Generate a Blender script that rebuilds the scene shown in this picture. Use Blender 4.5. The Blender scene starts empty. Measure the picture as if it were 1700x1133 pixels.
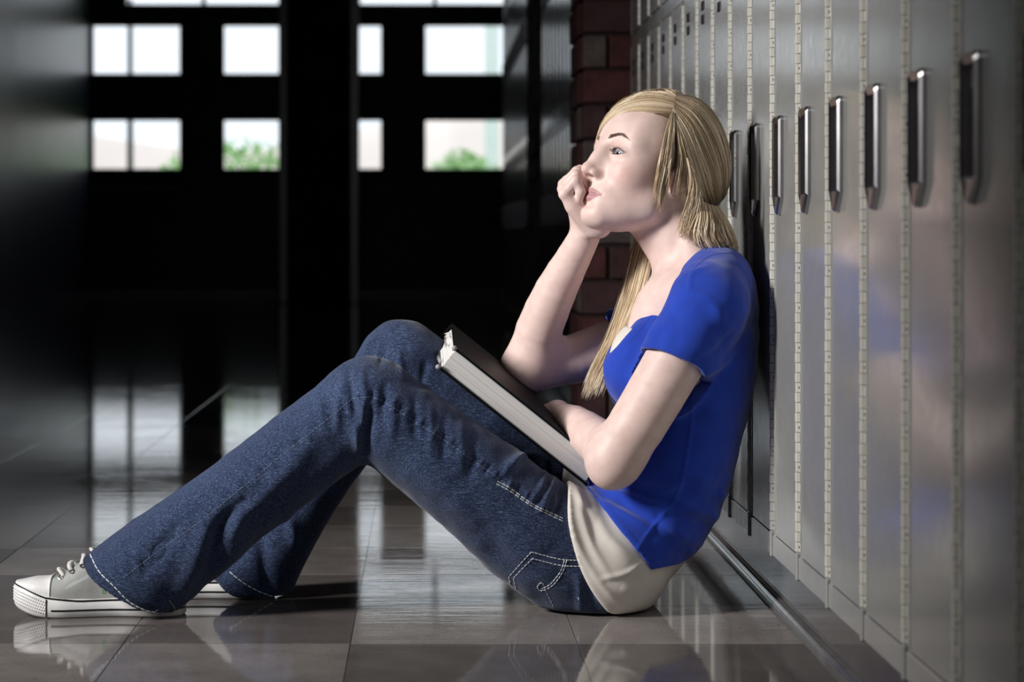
import bpy, bmesh, math, random
import numpy as np
from mathutils import Vector, Matrix
from mathutils.bvhtree import BVHTree

random.seed(7)
RNG = np.random.default_rng(7)
scene = bpy.context.scene
COL = scene.collection

# ------------------------------------------------------------------ camera
# level lens-shift view down the corridor: vanishing point at (706, 388) of 1700x1133
FPX, EYE, VX, VY = 3735.0, 0.56, 706.0, 388.0
cam_data = bpy.data.cameras.new('camera')
cam_data.sensor_width = 36.0
cam_data.lens = FPX / 1700.0 * 36.0
cam_data.shift_x = (850.0 - VX) / 1700.0
cam_data.shift_y = -(566.5 - VY) / 1700.0
cam_data.clip_start = 0.05
cam_data.clip_end = 400.0
cam_data.dof.use_dof = True
cam_data.dof.focus_distance = 3.38
cam_data.dof.aperture_fstop = 5.6
cam = bpy.data.objects.new('camera', cam_data)
COL.objects.link(cam)
cam.location = (0, 0, EYE)
cam.rotation_euler = (math.pi / 2, 0, 0)
scene.camera = cam

# ------------------------------------------------------------------ world, lamps, exposure
world = bpy.data.worlds.new('overcast_sky')
scene.world = world
world.use_nodes = True
bg = world.node_tree.nodes['Background']
bg.inputs['Color'].default_value = (0.86, 0.93, 1.0, 1)
bg.inputs['Strength'].default_value = 1.4

def area_light(name, loc, target, size, power, color=(1, 1, 1), spread=180, size_y=None):
    d = bpy.data.lights.new(name, 'AREA')
    d.shape = 'RECTANGLE'
    d.size = size
    d.size_y = size_y or size
    d.energy = power
    d.color = color
    d.spread = math.radians(spread)
    o = bpy.data.objects.new(name, d)
    COL.objects.link(o)
    o.location = loc
    o.rotation_euler = (Vector(target) - Vector(loc)).to_track_quat('-Z', 'Y').to_euler()
    return o

# the photographer's gridded softbox, camera left, and an added dim fill behind the camera
area_light('key_softbox', (-2.25, 2.2, 1.55), (0.10, 3.46, 0.42), 0.5, 16.5, (1.0, 0.97, 0.94), 64, 0.7)
area_light('added_fill', (0.1, -1.2, 2.6), (0.2, 3.5, 0.3), 1.6, 4.0, (0.9, 0.95, 1.0), 130)

scene.view_settings.view_transform = 'Standard'
scene.view_settings.look = 'None'
scene.view_settings.gamma = 1.0
scene.view_settings.use_curve_mapping = False
scene.view_settings.exposure = 0.0

# ------------------------------------------------------------------ helpers
def P(px, py, y):
    """world point that stands at depth y on the sight line of photograph pixel (px, py)"""
    return np.array([(px - VX) * y / FPX, y, EYE - (py - VY) * y / FPX])

def to_px(p):
    return (VX + FPX * p[..., 0] / p[..., 1], VY - FPX * (p[..., 2] - EYE) / p[..., 1])

def lin(c):
    return tuple(((v / 255.0) / 12.92 if v <= 10 else (((v / 255.0) + 0.055) / 1.055) ** 2.4) for v in c) + (1.0,)

def tag(o, label=None, cat=None, group=None, kind=None):
    if label: o['label'] = label
    if cat: o['category'] = cat
    if group: o['group'] = group
    if kind: o['kind'] = kind
    return o

def empty(name, loc=(0, 0, 0)):
    o = bpy.data.objects.new(name, None)
    COL.objects.link(o)
    o.location = loc
    o.empty_display_size = 0.05
    return o

def link(name, me, parent=None, mat=None):
    o = bpy.data.objects.new(name, me)
    COL.objects.link(o)
    if mat is not None and not me.materials:
        me.materials.append(mat)
    if parent is not None:
        o.parent = parent
        o.matrix_parent_inverse = Matrix.Translation(-Vector(parent.location))
    return o

def smooth(me, on=True):
    me.polygons.foreach_set('use_smooth', [on] * len(me.polygons))

class MB:
    """collects simple shapes, then links them as one mesh object"""
    def __init__(s):
        s.v, s.f, s.m = [], [], []
        s.cur = 0
    def add(s, vs, fs):
        b = len(s.v)
        s.v += [tuple(map(float, q)) for q in vs]
        s.f += [tuple(b + i for i in q) for q in fs]
        s.m += [s.cur] * len(fs)
        return s
    def box(s, x0, x1, y0, y1, z0, z1):
        v = [(x, y, z) for x in (x0, x1) for y in (y0, y1) for z in (z0, z1)]
        return s.add(v, [(0, 1, 3, 2), (4, 6, 7, 5), (0, 4, 5, 1), (2, 3, 7, 6), (0, 2, 6, 4), (1, 5, 7, 3)])
    def bbox(s, x0, x1, y0, y1, z0, z1, b):
        """box with chamfered edges"""
        bm = bmesh.new()
        bmesh.ops.create_cube(bm, size=1.0)
        for q in bm.verts:
            q.co = Vector(((x0 + x1) / 2 + q.co.x * (x1 - x0), (y0 + y1) / 2 + q.co.y * (y1 - y0), (z0 + z1) / 2 + q.co.z * (z1 - z0)))
        bmesh.ops.bevel(bm, geom=bm.edges[:], offset=b, segments=1, affect='EDGES')
        bm.verts.index_update()
        s.add([q.co[:] for q in bm.verts], [[q.index for q in f.verts] for f in bm.faces])
        bm.free()
        return s
    def loops(s, ls, closed=True, cap0=False, cap1=False):
        n = len(ls[0])
        vs = [q for l in ls for q in l]
        fs = []
        for i in range(len(ls) - 1):
            for j in range(n if closed else n - 1):
                k = (j + 1) % n
                fs.append((i * n + j, i * n + k, (i + 1) * n + k, (i + 1) * n + j))
        if cap0: fs.append(tuple(range(n))[::-1])
        if cap1: fs.append(tuple((len(ls) - 1) * n + j for j in range(n)))
        return s.add(vs, fs)
    def tube(s, pts, r, n=6, cap=True):
        pts = [np.asarray(p, float) for p in pts]
        rs = r if hasattr(r, '__len__') else [r] * len(pts)
        ref = None
        ls = []
        for i, p in enumerate(pts):
            t = pts[min(i + 1, len(pts) - 1)] - pts[max(i - 1, 0)]
            t = t / (np.linalg.norm(t) + 1e-12)
            if ref is None:
                ref = np.cross(t, [0, 0, 1.0]) if abs(t[2]) < .9 else np.cross(t, [1.0, 0, 0])
            ref = ref - t * ref.dot(t)
            ref /= np.linalg.norm(ref) + 1e-12
            b = np.cross(t, ref)
            ls.append([p + rs[i] * (math.cos(a) * ref + math.sin(a) * b) for a in (2 * math.pi * j / n for j in range(n))])
        return s.loops(ls, True, cap, cap)
    def build(s, name, mat, parent=None, sm=False, recalc=True):
        me = bpy.data.meshes.new(name)
        me.from_pydata(s.v, [], s.f)
        mats = mat if isinstance(mat, (list, tuple)) else [mat]
        for q in mats: me.materials.append(q)
        if len(mats) > 1: me.polygons.foreach_set('material_index', s.m)
        if recalc:
            bm = bmesh.new(); bm.from_mesh(me)
            bmesh.ops.recalc_face_normals(bm, faces=bm.faces)
            bm.to_mesh(me); bm.free()
        if sm: smooth(me)
        me.update()
        return link(name, me, parent)

def spline(pts, n):
    """Catmull-Rom through pts, n samples"""
    p = np.asarray(pts, float)
    q = np.vstack([2 * p[0] - p[1], p, 2 * p[-1] - p[-2]])
    out = []
    for u in np.linspace(0, len(p) - 1 - 1e-9, n):
        i = int(u); t = u - i
        a, b, c, d = q[i], q[i + 1], q[i + 2], q[i + 3]
        out.append(.5 * (2 * b + (c - a) * t + (2 * a - 5 * b + 4 * c - d) * t * t + (3 * b - a - 3 * c + d) * t ** 3))
    return np.array(out)

# ------------------------------------------------------------------ materials
class N:
    """small node builder"""
    def __init__(s, name):
        s.m = bpy.data.materials.new(name)
        s.m.use_nodes = True
        s.t = s.m.node_tree
        s.b = s.t.nodes['Principled BSDF']
    def n(s, typ, **kw):
        q = s.t.nodes.new(typ)
        for k, v in kw.items():
            if k in q.inputs: q.inputs[k].default_value = v
            else: setattr(q, k, v)
        return q
    def l(s, a, b):
        s.t.links.new(a, b)
    def set(s, **kw):
        for k, v in kw.items():
            s.b.inputs[k.replace('_', ' ')].default_value = v
        return s
    def coord(s, kind='Object', scale=(1, 1, 1), rot=(0, 0, 0)):
        tc = s.n('ShaderNodeTexCoord'); mp = s.n('ShaderNodeMapping')
        mp.inputs['Scale'].default_value = scale
        mp.inputs['Rotation'].default_value = rot
        s.l(tc.outputs[kind], mp.inputs['Vector'])
        return mp.outputs['Vector']
    def noise(s, vec, scale, detail=4, rough=.55):
        q = s.n('ShaderNodeTexNoise')
        q.inputs['Scale'].default_value = scale
        q.inputs['Detail'].default_value = detail
        q.inputs['Roughness'].default_value = rough
        s.l(vec, q.inputs['Vector'])
        return q.outputs['Fac']
    def ramp(s, fac, stops):
        q = s.n('ShaderNodeValToRGB')
        e = q.color_ramp.elements
        while len(e) < len(stops): e.new(.5)
        for i, (p, c) in enumerate(stops):
            e[i].position = p
            e[i].color = c if len(c) == 4 else tuple(c) + (1,)
        s.l(fac, q.inputs['Fac'])
        return q.outputs['Color']
    def mix(s, fac, a, b, mode='MIX'):
        q = s.n('ShaderNodeMix', data_type='RGBA', blend_type=mode)
        for val, i in ((fac, 0), (a, 6), (b, 7)):
            if hasattr(val, 'is_linked'): s.l(val, q.inputs[i])
            else: q.inputs[i].default_value = val
        return q.outputs[2]
    def math(s, op, a, b=0.0, c=0.0):
        q = s.n('ShaderNodeMath', operation=op)
        for i, val in enumerate((a, b, c)):
            if hasattr(val, 'is_linked'): s.l(val, q.inputs[i])
            else: q.inputs[i].default_value = val
        return q.outputs[0]
    def bump(s, h, strength, dist=.001):
        q = s.n('ShaderNodeBump')
        q.inputs['Strength'].default_value = strength
        q.inputs['Distance'].default_value = dist
        s.l(h, q.inputs['Height'])
        s.l(q.outputs['Normal'], s.b.inputs['Normal'])
        return q

def plain(name, rgb, rough=.5, metal=0.0, var=.12, scale=40, coat=0.0, bump=0.0):
    n = N(name)
    c = lin(rgb)
    v = n.coord('Object')
    f = n.noise(v, scale)
    lo = tuple(x * (1 - var) for x in c[:3]); hi = tuple(min(1, x * (1 + var)) for x in c[:3])
    n.l(n.ramp(f, [(.3, lo), (.7, hi)]), n.b.inputs['Base Color'])
    n.set(Roughness=rough, Metallic=metal)
    if coat: n.set(Coat_Weight=coat, Coat_Roughness=.08)
    if bump: n.bump(f, bump, .002)
    return n.m
# ------------------------------------------------------------------ the corridor
WX = 0.51            # plane of the locker doors
END = 22.7           # plane of the exit doors
LEFT = -3.38
CEIL = 3.3

def tile_material(name, base, bluish=0.0):
    n = N(name)
    v = n.coord('Object')
    tc = n.n('ShaderNodeTexCoord')
    geo = n.n('ShaderNodeNewGeometry')
    f = n.noise(geo.outputs['Position'], 9, 6, .6)
    f2 = n.noise(geo.outputs['Position'], 140, 3, .7)
    c = lin(base)
    col = n.ramp(f, [(.3, tuple(x * .8 for x in c[:3])), (.7, tuple(min(1, x * 1.2) for x in c[:3]))])
    spk = n.ramp(f2, [(.28, (.35, .33, .32)), (.40, (1, 1, 1))])
    oi = n.n('ShaderNodeObjectInfo')
    rnd = n.ramp(oi.outputs['Random'], [(0, (.86, .86, .86)), (1, (1.1, 1.1, 1.1))])
    col = n.mix(1.0, col, spk, 'MULTIPLY')
    col = n.mix(1.0, col, rnd, 'MULTIPLY')
    n.l(col, n.b.inputs['Base Color'])
    # waxed, a little wavy: long ripples across the corridor and fine scuffs
    mp = n.n('ShaderNodeMapping'); mp.inputs['Scale'].default_value = (1.0, 9.0, 1.0)
    n.l(geo.outputs['Position'], mp.inputs['Vector'])
    wav = n.noise(mp.outputs['Vector'], 2.6, 5, .62)
    scf = n.noise(geo.outputs['Position'], 30, 3, .6)
    h = n.math('ADD', wav, n.math('MULTIPLY', scf, .05))
    n.bump(h, .016, .012)
    rr = n.ramp(n.noise(geo.outputs['Position'], 5, 5, .7), [(.3, (.025,) * 3), (.75, (.085,) * 3)])
    n.l(rr, n.b.inputs['Roughness'])
    n.set(Specular_IOR_Level=.5, IOR=1.5)
    return n.m

M_TILE = [tile_material('tile_taupe', (140, 133, 130)), tile_material('tile_dark_taupe', (108, 102, 100)), tile_material('tile_navy', (30, 38, 62))]
M_GROUT = plain('grout', (72, 68, 66), .5)

TS = .31
TX0, TY0 = -.102, 3.69
# floor slab; past the single tiles its material carries the tile joints
nf = N('floor_far')
geo = nf.n('ShaderNodeNewGeometry')
mp = nf.n('ShaderNodeMapping'); mp.inputs['Location'].default_value = (-TX0, -TY0, 0)
nf.l(geo.outputs['Position'], mp.inputs['Vector'])
br = nf.n('ShaderNodeTexBrick', offset=0.0, squash=1.0)
br.inputs['Scale'].default_value = 1.0
br.inputs['Brick Width'].default_value = TS
br.inputs['Row Height'].default_value = TS
br.inputs['Mortar Size'].default_value = .0012
br.inputs['Color1'].default_value = lin((130, 124, 121)); br.inputs['Color2'].default_value = lin((112, 106, 104)); br.inputs['Mortar'].default_value = lin((76, 72, 70))
nf.l(mp.outputs['Vector'], br.inputs['Vector'])
nf.l(br.outputs['Color'], nf.b.inputs['Base Color'])
mp2 = nf.n('ShaderNodeMapping'); mp2.inputs['Scale'].default_value = (1.0, 9.0, 1.0)
nf.l(geo.outputs['Position'], mp2.inputs['Vector'])
nf.bump(nf.noise(mp2.outputs['Vector'], 2.6, 5, .62), .016, .012)
nf.set(Roughness=.045)
floor = MB().box(LEFT, .9, -4.0, END + .1, -.12, -.0007).build('floor', [nf.m])
tag(floor, 'grey waxed tile floor reflecting the bright windows', None, None, 'structure')

tile_me = {}
def tile_mesh(k):
    if k not in tile_me:
        g = .0006; b = .0005
        bm = MB(); o = TS / 2 - g
        lo = [(-o, -o, -.0024), (o, -o, -.0024), (o, o, -.0024), (-o, o, -.0024)]
        mi = [(x, y, -b) for x, y, z in lo]
        to = [(x * (1 - b / o), y * (1 - b / o), 0) for x, y, z in lo]
        bm.loops([lo, mi, to], True, True, True)
        ob = bm.build('tile', M_TILE[k]); tile_me[k] = ob.data
        bpy.data.objects.remove(ob)
    return tile_me[k]
for r in range(-6, 15):
    for c in range(-8, 2):
        x = TX0 + (c + .5) * TS; y = TY0 + (r + .5) * TS
        if abs(x) > y * .30 + .35 and x < 0: continue
        k = 0
        if r in (-1, -2) and c < 0: k = 1
        if r < -2 and c >= 0: k = 1
        if r in (-1, -2) and c >= 0: k = random.choice((0, 0, 1))
        if r >= 0 and random.random() < .25: k = 1
        if r in (9, 10) and x < -.55: k = 2
        t = bpy.data.objects.new('tile', tile_mesh(k)); COL.objects.link(t)
        t.location = (x, y, 0); t.parent = floor

M_WALL = plain('wall_paint', (58, 60, 68), .35, 0, .1, 6)
M_CEIL = plain('ceiling_paint', (120, 118, 114), .8, 0, .08, 3)
M_NAVY = plain('navy_door_paint', (22, 27, 42), .38, 0, .15, 12)
M_LEFT = plain('left_wall_gloss', (34, 41, 56), .34, 0, .2, 3, 0, .15)
M_BRICK = [plain('brick_red', (104, 62, 60), .8, 0, .3, 25, 0, .5), plain('brick_plum', (92, 64, 66), .8, 0, .3, 25, 0, .5), plain('brick_grey', (116, 102, 100), .82, 0, .3, 25, 0, .5)]
M_MORTAR = plain('mortar', (66, 56, 54), .9, 0, .2, 60)
M_STEEL = plain('brushed_steel', (150, 148, 146), .3, 1.0, .08, 30)

tag(MB().box(LEFT - .1, 1.0, -4.1, END + .1, CEIL, CEIL + .1).build('ceiling', M_CEIL), 'plain ceiling high over the corridor', None, None, 'structure')
tag(MB().box(LEFT - .12, LEFT, -4.0, END + .1, -.1, CEIL).build('wall_left', M_LEFT), 'glossy dark blue grey wall along the far left', None, None, 'structure')
tag(MB().box(LEFT, LEFT + .09, 17.2, 18.1, 0, CEIL).build('trim_1', M_WALL), 'dark wall pier at the far left edge', None, None, 'structure')
tag(MB().box(.83, .95, -4.0, END + .1, -.1, CEIL).build('wall_right', M_WALL), 'wall behind the row of lockers', None, None, 'structure')
tag(MB().box(LEFT, .83, -4.1, -4.0, -.1, CEIL).build('wall_back', M_WALL), 'wall behind the camera', None, None, 'structure')
tag(MB().box(.512, .83, -4.0, 14.76, 1.97, CEIL).build('trim_2', M_WALL), 'painted bulkhead above the lockers', None, None, 'structure')

# --- exit doors in the end wall, each with two panes
S_END = FPX / END
def ex(px): return (px - VX) / S_END
def ez(py): return EYE + (VY - py) / S_END
wins = [(152, 302), (369, 519), (486 + 20, 636), (703, 853)]
glass = N('window_glass')
glass.set(Base_Color=(.95, .98, 1, 1), Roughness=.0, IOR=1.45, Transmission_Weight=1.0)
tr = glass.n('ShaderNodeBsdfTransparent'); mixs = glass.n('ShaderNodeMixShader'); gl = glass.n('ShaderNodeBsdfGlossy')
gl.inputs['Roughness'].default_value = .02
mixs.inputs[0].default_value = .06
glass.l(tr.outputs[0], mixs.inputs[1]); glass.l(gl.outputs[0], mixs.inputs[2])
glass.l(mixs.outputs[0], glass.t.nodes['Material Output'].inputs['Surface'])
zr = [(ez(284), ez(197)), (ez(126), ez(40))]
ztop = ez(14)
edges = [LEFT] + [ex(335)] + [ex(512)] + [ex(668)] + [.95]
wall = MB()
wall.box(LEFT, .95, END, END + .14, CEIL - .1, CEIL)
for i, (a, b) in enumerate(wins):
    xa, xb = ex(a), ex(b); x0, x1 = edges[i], edges[i + 1]
    d = MB(); y0, y1 = END, END + .05
    d.box(x0, xa, y0, y1, -.01, ztop); d.box(xb, x1, y0, y1, -.01, ztop)
    d.box(xa, xb, y0, y1, -.01, zr[0][0]); d.box(xa, xb, y0, y1, zr[0][1], zr[1][0]); d.box(xa, xb, y0, y1, zr[1][1], ztop)
    dr = tag(d.build('door_%d' % (i + 1), M_NAVY), 'dark navy exit door panel with two stacked windows', None, None, 'structure')
    for z0, z1 in zr:
        MB().box(xa - .004, xb + .004, END + .02, END + .026, z0 - .004, z1 + .004).build('pane', glass.m, dr)
        fr = MB(); w = .022
        for q in ((xa, xa + w, z0, z1), (xb - w, xb, z0, z1), (xa + w, xb - w, z0, z0 + w), (xa + w, xb - w, z1 - w, z1)):
            fr.box(q[0], q[1], END - .012, END + .012, q[2], q[3])
        fr.build('window_frame', M_NAVY, dr)
    bar = MB().tube([(xa - .02, END - .07, 1.0), (xb + .02, END - .07, 1.0)], .018, 8)
    bar.box(xa - .03, xa + .02, END - .08, END, .97, 1.03); bar.box(xb - .02, xb + .03, END - .08, END, .97, 1.03)
    bar.build('push_bar', M_WALL, dr)
# transom windows over the doors
tz0, tz1 = ez(7), CEIL - .1
for i, (a, b) in enumerate(((210, 466), (598, 846))):
    xa, xb = ex(a), ex(b)
    t = MB()
    for q in ((xa - .03, xa, tz0, tz1), (xb, xb + .03, tz0, tz1), ((xa + xb) / 2 - .02, (xa + xb) / 2 + .02, tz0, tz1)):
        t.box(q[0], q[1], END - .01, END + .06, q[2], q[3])
    w = tag(t.build('window_%d' % (i + 1), M_NAVY), 'transom window strip above the exit doors', None, None, 'structure')
    MB().box(xa, (xa + xb) / 2 - .02, END + .02, END + .026, tz0, tz1).build('pane', glass.m, w)
    MB().box((xa + xb) / 2 + .02, xb, END + .02, END + .026, tz0, tz1).build('pane', glass.m, w)
xs = [LEFT, ex(210) - .03, ex(466) + .03, ex(598) - .03, ex(846) + .03, .95]
for i in (0, 2, 4): wall.box(xs[i], xs[i + 1], END, END + .14, ztop, CEIL - .1)
for i in (1, 3): wall.box(xs[i], xs[i + 1], END, END + .14, ztop, tz0)
tag(wall.build('wall_end', M_NAVY), 'dark end wall around the exit doors', None, None, 'structure')

# --- outside
M_GRASS = plain('grass', (170, 200, 140), .9, 0, .25, 1.5)
M_HILL = plain('dry_hill', (240, 226, 216), .9, 0, .12, .05)
M_LEAF = plain('leaf', (176, 214, 150), .7, 0, .2, 2)
M_POST = plain('painted_post', (60, 60, 62), .5)
M_WHITE = plain('white_column', (235, 240, 248), .6)
tag(MB().box(-60, 60, END + .2, 110, -.3, -.05).build('trim_3', M_GRASS), 'sunlit lawn outside beyond the exit doors', None, None, 'structure')
hb = MB(); nx = 40
hl = []
for j in range(6):
    row = []
    for i in range(nx):
        x = -60 + 120 * i / (nx - 1)
        h = (5.6 + .8 * math.sin(x * .13) + .5 * math.sin(x * .31 + 1)) * math.sin(math.pi * min(1, j / 5 + .02) / 2)
        row.append((x, 84 + j * 3.5, h - .1))
    hl.append(row)
hb.loops(hl, False)
tag(hb.build('trim_4', M_HILL, None, True), 'pale dry hillside far outside', None, None, 'structure')
def shrub(name, c, r, n, label):
    root = empty(name, (c[0], c[1], 0))
    tag(root, label, 'shrub')
    st = MB()
    for k in range(5):
        a = k * 1.3
        st.tube([(c[0] + .08 * math.cos(a), c[1] + .08 * math.sin(a), -.06), (c[0] + .35 * r[0] * math.cos(a), c[1] + .35 * r[1] * math.sin(a), r[2] * .7)], [.03, .01], 5)
    st.build('stem', M_POST, root)
    m = MB()
    for k in range(n):
        d = RNG.normal(size=3); d /= np.linalg.norm(d)
        q = np.array([c[0], c[1], r[2] * .52]) + d * np.array([r[0], r[1], r[2] * .52]) * RNG.uniform(.75, 1.02)
        u = RNG.normal(size=3); u /= np.linalg.norm(u)
        w = np.cross(u, d); w /= np.linalg.norm(w) + 1e-9
        s_ = RNG.uniform(.05, .10)
        m.add([q - u * s_, q + w * s_ * .45, q + u * s_, q - w * s_ * .45], [(0, 1, 2, 3)])
    o = m.build('foliage', M_LEAF, root, False, False)
    o['kind'] = 'stuff'
shrub('shrub', (-2.2, 27.0), (1.3, .8, 1.62), 1800, 'low green shrub outside the window left of the brick column')
shrub('shrub', (.45, 28.5), (.62, .6, 1.55), 1500, 'rounded green shrub outside the rightmost window')
tag(MB().tube([(-3.45, 26.3, -.06), (-3.45, 26.3, 2.3), (-3.45, 26.3, 3.3)], [.05, .032, .03], 10).build('lamp_post', M_POST), 'thin dark post outside, crossing the leftmost windows', 'post')
tag(MB().tube([(1.10, 37.2, -.06), (1.10, 37.2, .1), (1.10, 37.2, .12), (1.10, 37.2, 4.2)], [.2, .2, .12, .12], 14).build('porch_column', M_WHITE), 'white column outside at the right edge of the rightmost windows', 'column')

# --- brick pieces
def brick_mesh(sx, sy, sz):
    return MB().bbox(-sx / 2, sx / 2, -sy / 2, sy / 2, -sz / 2, sz / 2, .004)
brick_cache = {}
def brick(parent, cx, cy, cz, sx, sy, sz, k=None):
    k = random.choice((0, 0, 1, 1, 2)) if k is None else k
    key = (round(sx, 3), round(sy, 3), round(sz, 3), k)
    if key not in brick_cache:
        o = brick_mesh(sx, sy, sz).build('brick', M_BRICK[k]); brick_cache[key] = o.data
        bpy.data.objects.remove(o)
    o = bpy.data.objects.new('brick', brick_cache[key]); COL.objects.link(o)
    o.parent = parent
    o.location = (cx + random.uniform(-.0012, .0012), cy + random.uniform(-.0015, .0015), cz)

def brick_pier(name, x0, x1, y0, y1, z0, z1, course, length, label, kind='structure', left=True):
    j = .008
    core = MB().box(x0 + .012, x1, y0 + .012, y1, z0, z1).build(name, M_MORTAR)
    tag(core, label, None, None, kind)
    n = int(round((z1 - z0) / course))
    for r in range(n):
        z = z0 + (r + .5) * course
        x = x0 - (length / 2 if r % 2 else 0)
        while x < x1 - .01:                          # face towards the camera
            a, b = max(x, x0), min(x + length, x1)
            if b - a > .03: brick(core, (a + b) / 2, y0 + .022, z, b - a - j, .05, course - j)
            x += length
        y = y0 + .05 + (0 if r % 2 else length / 2 - .05)
        prev = y0 + .05
        while left and prev < y1 - .02:              # face along the corridor
            e = min(y, y1)
            if e - prev > .03: brick(core, x0 + .022, (prev + e) / 2, z, .05, e - prev - j, course - j)
            prev = max(e, prev); y += length
    return core

brick_pier('wall_pier_1', .392, .83, 5.65, 6.05, 0, 1.96, .0885, .135, 'dark red brick pier between two rows of lockers')
brick_pier('wall_pier_2', .51, .83, 9.86, 11.2, 0, 1.96, .115, .26, 'dark red brick wall section between the farther lockers')
col = brick_pier('wall_column', -1.12, -.565, 17.9, 18.5, 0, CEIL, .139, .278, 'dark brick column standing free in the far corridor')
for x0 in (-1.165, -.60):
    MB().bbox(x0, x0 + .075, 17.86, 17.93, 0, 2.95, .012).build('corner_guard', M_STEEL, col)
# ------------------------------------------------------------------ lockers
def locker_paint(name, rgb, rough):
    n = N(name)
    geo = n.n('ShaderNodeNewGeometry')
    c = lin(rgb)
    f = n.noise(geo.outputs['Position'], 5, 4)
    n.l(n.ramp(f, [(.3, tuple(x * .93 for x in c[:3])), (.7, tuple(x * 1.07 for x in c[:3]))]), n.b.inputs['Base Color'])
    mp = n.n('ShaderNodeMapping'); mp.inputs['Scale'].default_value = (1, 1, .35)
    n.l(geo.outputs['Position'], mp.inputs['Vector'])
    n.bump(n.noise(mp.outputs['Vector'], 7, 2), .05, .01)
    sc = n.noise(geo.outputs['Position'], 60, 4, .7)
    n.l(n.ramp(sc, [(.35, (rough,) * 3), (.8, (rough + .12,) * 3)]), n.b.inputs['Roughness'])
    n.set(Specular_IOR_Level=.5, Coat_Weight=.25, Coat_Roughness=.1)
    return n.m
M_LOCK = locker_paint('locker_enamel', (156, 156, 154), .14)
M_HINGE = locker_paint('hinge_enamel', (196, 194, 186), .3)
M_CHROME = plain('handle_chrome', (176, 174, 178), .26, 1.0, .1, 30)
M_CUP = plain('handle_cup', (120, 114, 118), .3, 1.0, .15, 30)
M_HOLE = plain('screw_dark', (28, 26, 26), .6)
PITCH = .2286
ZD0, ZD1 = .121, 1.018       # lower door
ZU0, ZU1 = 1.055, 1.945      # upper door
HW0, HW1, HZ0, HZ1 = .034, .096, .587, .729    # handle: distance below the far seam, heights

# every mesh is built once around the far seam (local y = 0, towards the camera is -y)
proto = {}
def keep(key, o, sm=False):
    proto[key] = o.data
    if sm: smooth(o.data)
    bpy.data.objects.remove(o)

f = MB()
f.box(.516, .82, -.014, .0, .087, 1.965)                               # far post
f.box(.516, .82, -PITCH, -PITCH + .014, .087, 1.965)                   # near post
f.bbox(.509, .56, -PITCH + .0005, -.0005, .087, .118, .0015)           # bottom rail
f.bbox(.511, .56, -PITCH + .0005, -.0005, 1.02, 1.053, .0015)          # rail between the tiers
f.bbox(.511, .56, -PITCH + .0005, -.0005, 1.947, 1.966, .0015)         # top rail
f.bbox(.506, .530, -PITCH + .0006, -PITCH + .011, .085, .124, .002)     # folded foot of the post
f.box(.80, .82, -PITCH, 0, .087, 1.965); f.box(.53, .82, -PITCH, 0, .087, .10); f.box(.53, .82, -PITCH, 0, 1.95, 1.965)
keep('frame', f.build('frame', M_LOCK))
keep('post_lip', MB().bbox(.5105, .5165, -.0155, -.0065, .118, 1.022, .0012).bbox(.5105, .5165, -.0155, -.0065, 1.052, 1.948, .0012).build('post_lip', M_HINGE))
def door(z0, z1, hz):
    d = MB(); y0, y1 = -PITCH + .019, -.017
    h0, h1 = -HW1 + .006, -HW0 - .006
    za, zb = hz[0] + .016, hz[1] - .006
    X0, X1 = WX, WX + .017
    d.box(X0, X1, y0, h0, z0, z1); d.box(X0, X1, h1, y1, z0, z1)
    d.box(X0, X1, h0, h1, z0, za); d.box(X0, X1, h0, h1, zb, z1)
    # folded edges stand a hair proud
    for a, b in ((y0, y0 + .003), (y1 - .003, y1)): d.bbox(X0 - .0012, X0 + .002, a, b, z0, z1, .0006)
    return d
keep('door', door(ZD0, ZD1, (HZ0, HZ1)).build('door', M_LOCK))
DZ = ZU0 - ZD0
keep('door_upper', door(ZU0, ZU1, (HZ0 + DZ, HZ1 + DZ)).build('door', M_LOCK))
def outline(w, z0, z1, tip, r, n=5):
    """rounded top, pointed foot; (y, z) around the centre line"""
    pts = []
    for a0, cx, cz in ((0, w - r, z1 - r), (90, -w + r, z1 - r)):
        for k in range(n): 
            a = math.radians(a0 + 90 * k / (n - 1)); pts.append((cx + r * math.cos(a), cz + r * math.sin(a)))
    for t in (0, .5, 1): pts.append((-w + (w - .006) * t, z0 + tip * (1 - t)))
    for t in (0, .5, 1): pts.append((.006 + (w - .006) * t, z0 + tip * t))
    return pts
def handle(dz):
    yc = -(HW0 + HW1) / 2; w = (HW1 - HW0) / 2
    z0, z1 = HZ0 + dz, HZ1 + dz
    o0 = outline(w, z0, z1, .024, .007)
    o1 = outline(w - .003, z0 + .004, z1 - .003, .023, .006)
    i1 = outline(w - .010, z0 + .023, z1 - .011, .002, .004)
    i2 = outline(w - .0125, z0 + .028, z1 - .013, .001, .003)
    R = lambda o, x: [(x, yc + a, b) for a, b in o]
    ring = MB().loops([R(o0, WX + .001), R(o0, WX - .0045), R(o1, WX - .0075), R(i1, WX - .0055), R(i2, WX + .012)])
    cup = MB().loops([R(i2, WX + .004), R(outline(w - .015, z0 + .034, z1 - .017, .001, .003), WX + .0165)], True, False, True)
    cup.bbox(WX + .002, WX + .015, yc - w + .013, yc + w - .013, z1 - .034, z1 - .012, .002)
    return ring, cup
for key, dz in (('', 0), ('_upper', DZ)):
    r_, c_ = handle(dz)
    keep('handle' + key, r_.build('handle', M_CHROME)); keep('handle_cup' + key, c_.build('handle_cup', M_CUP))
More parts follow.
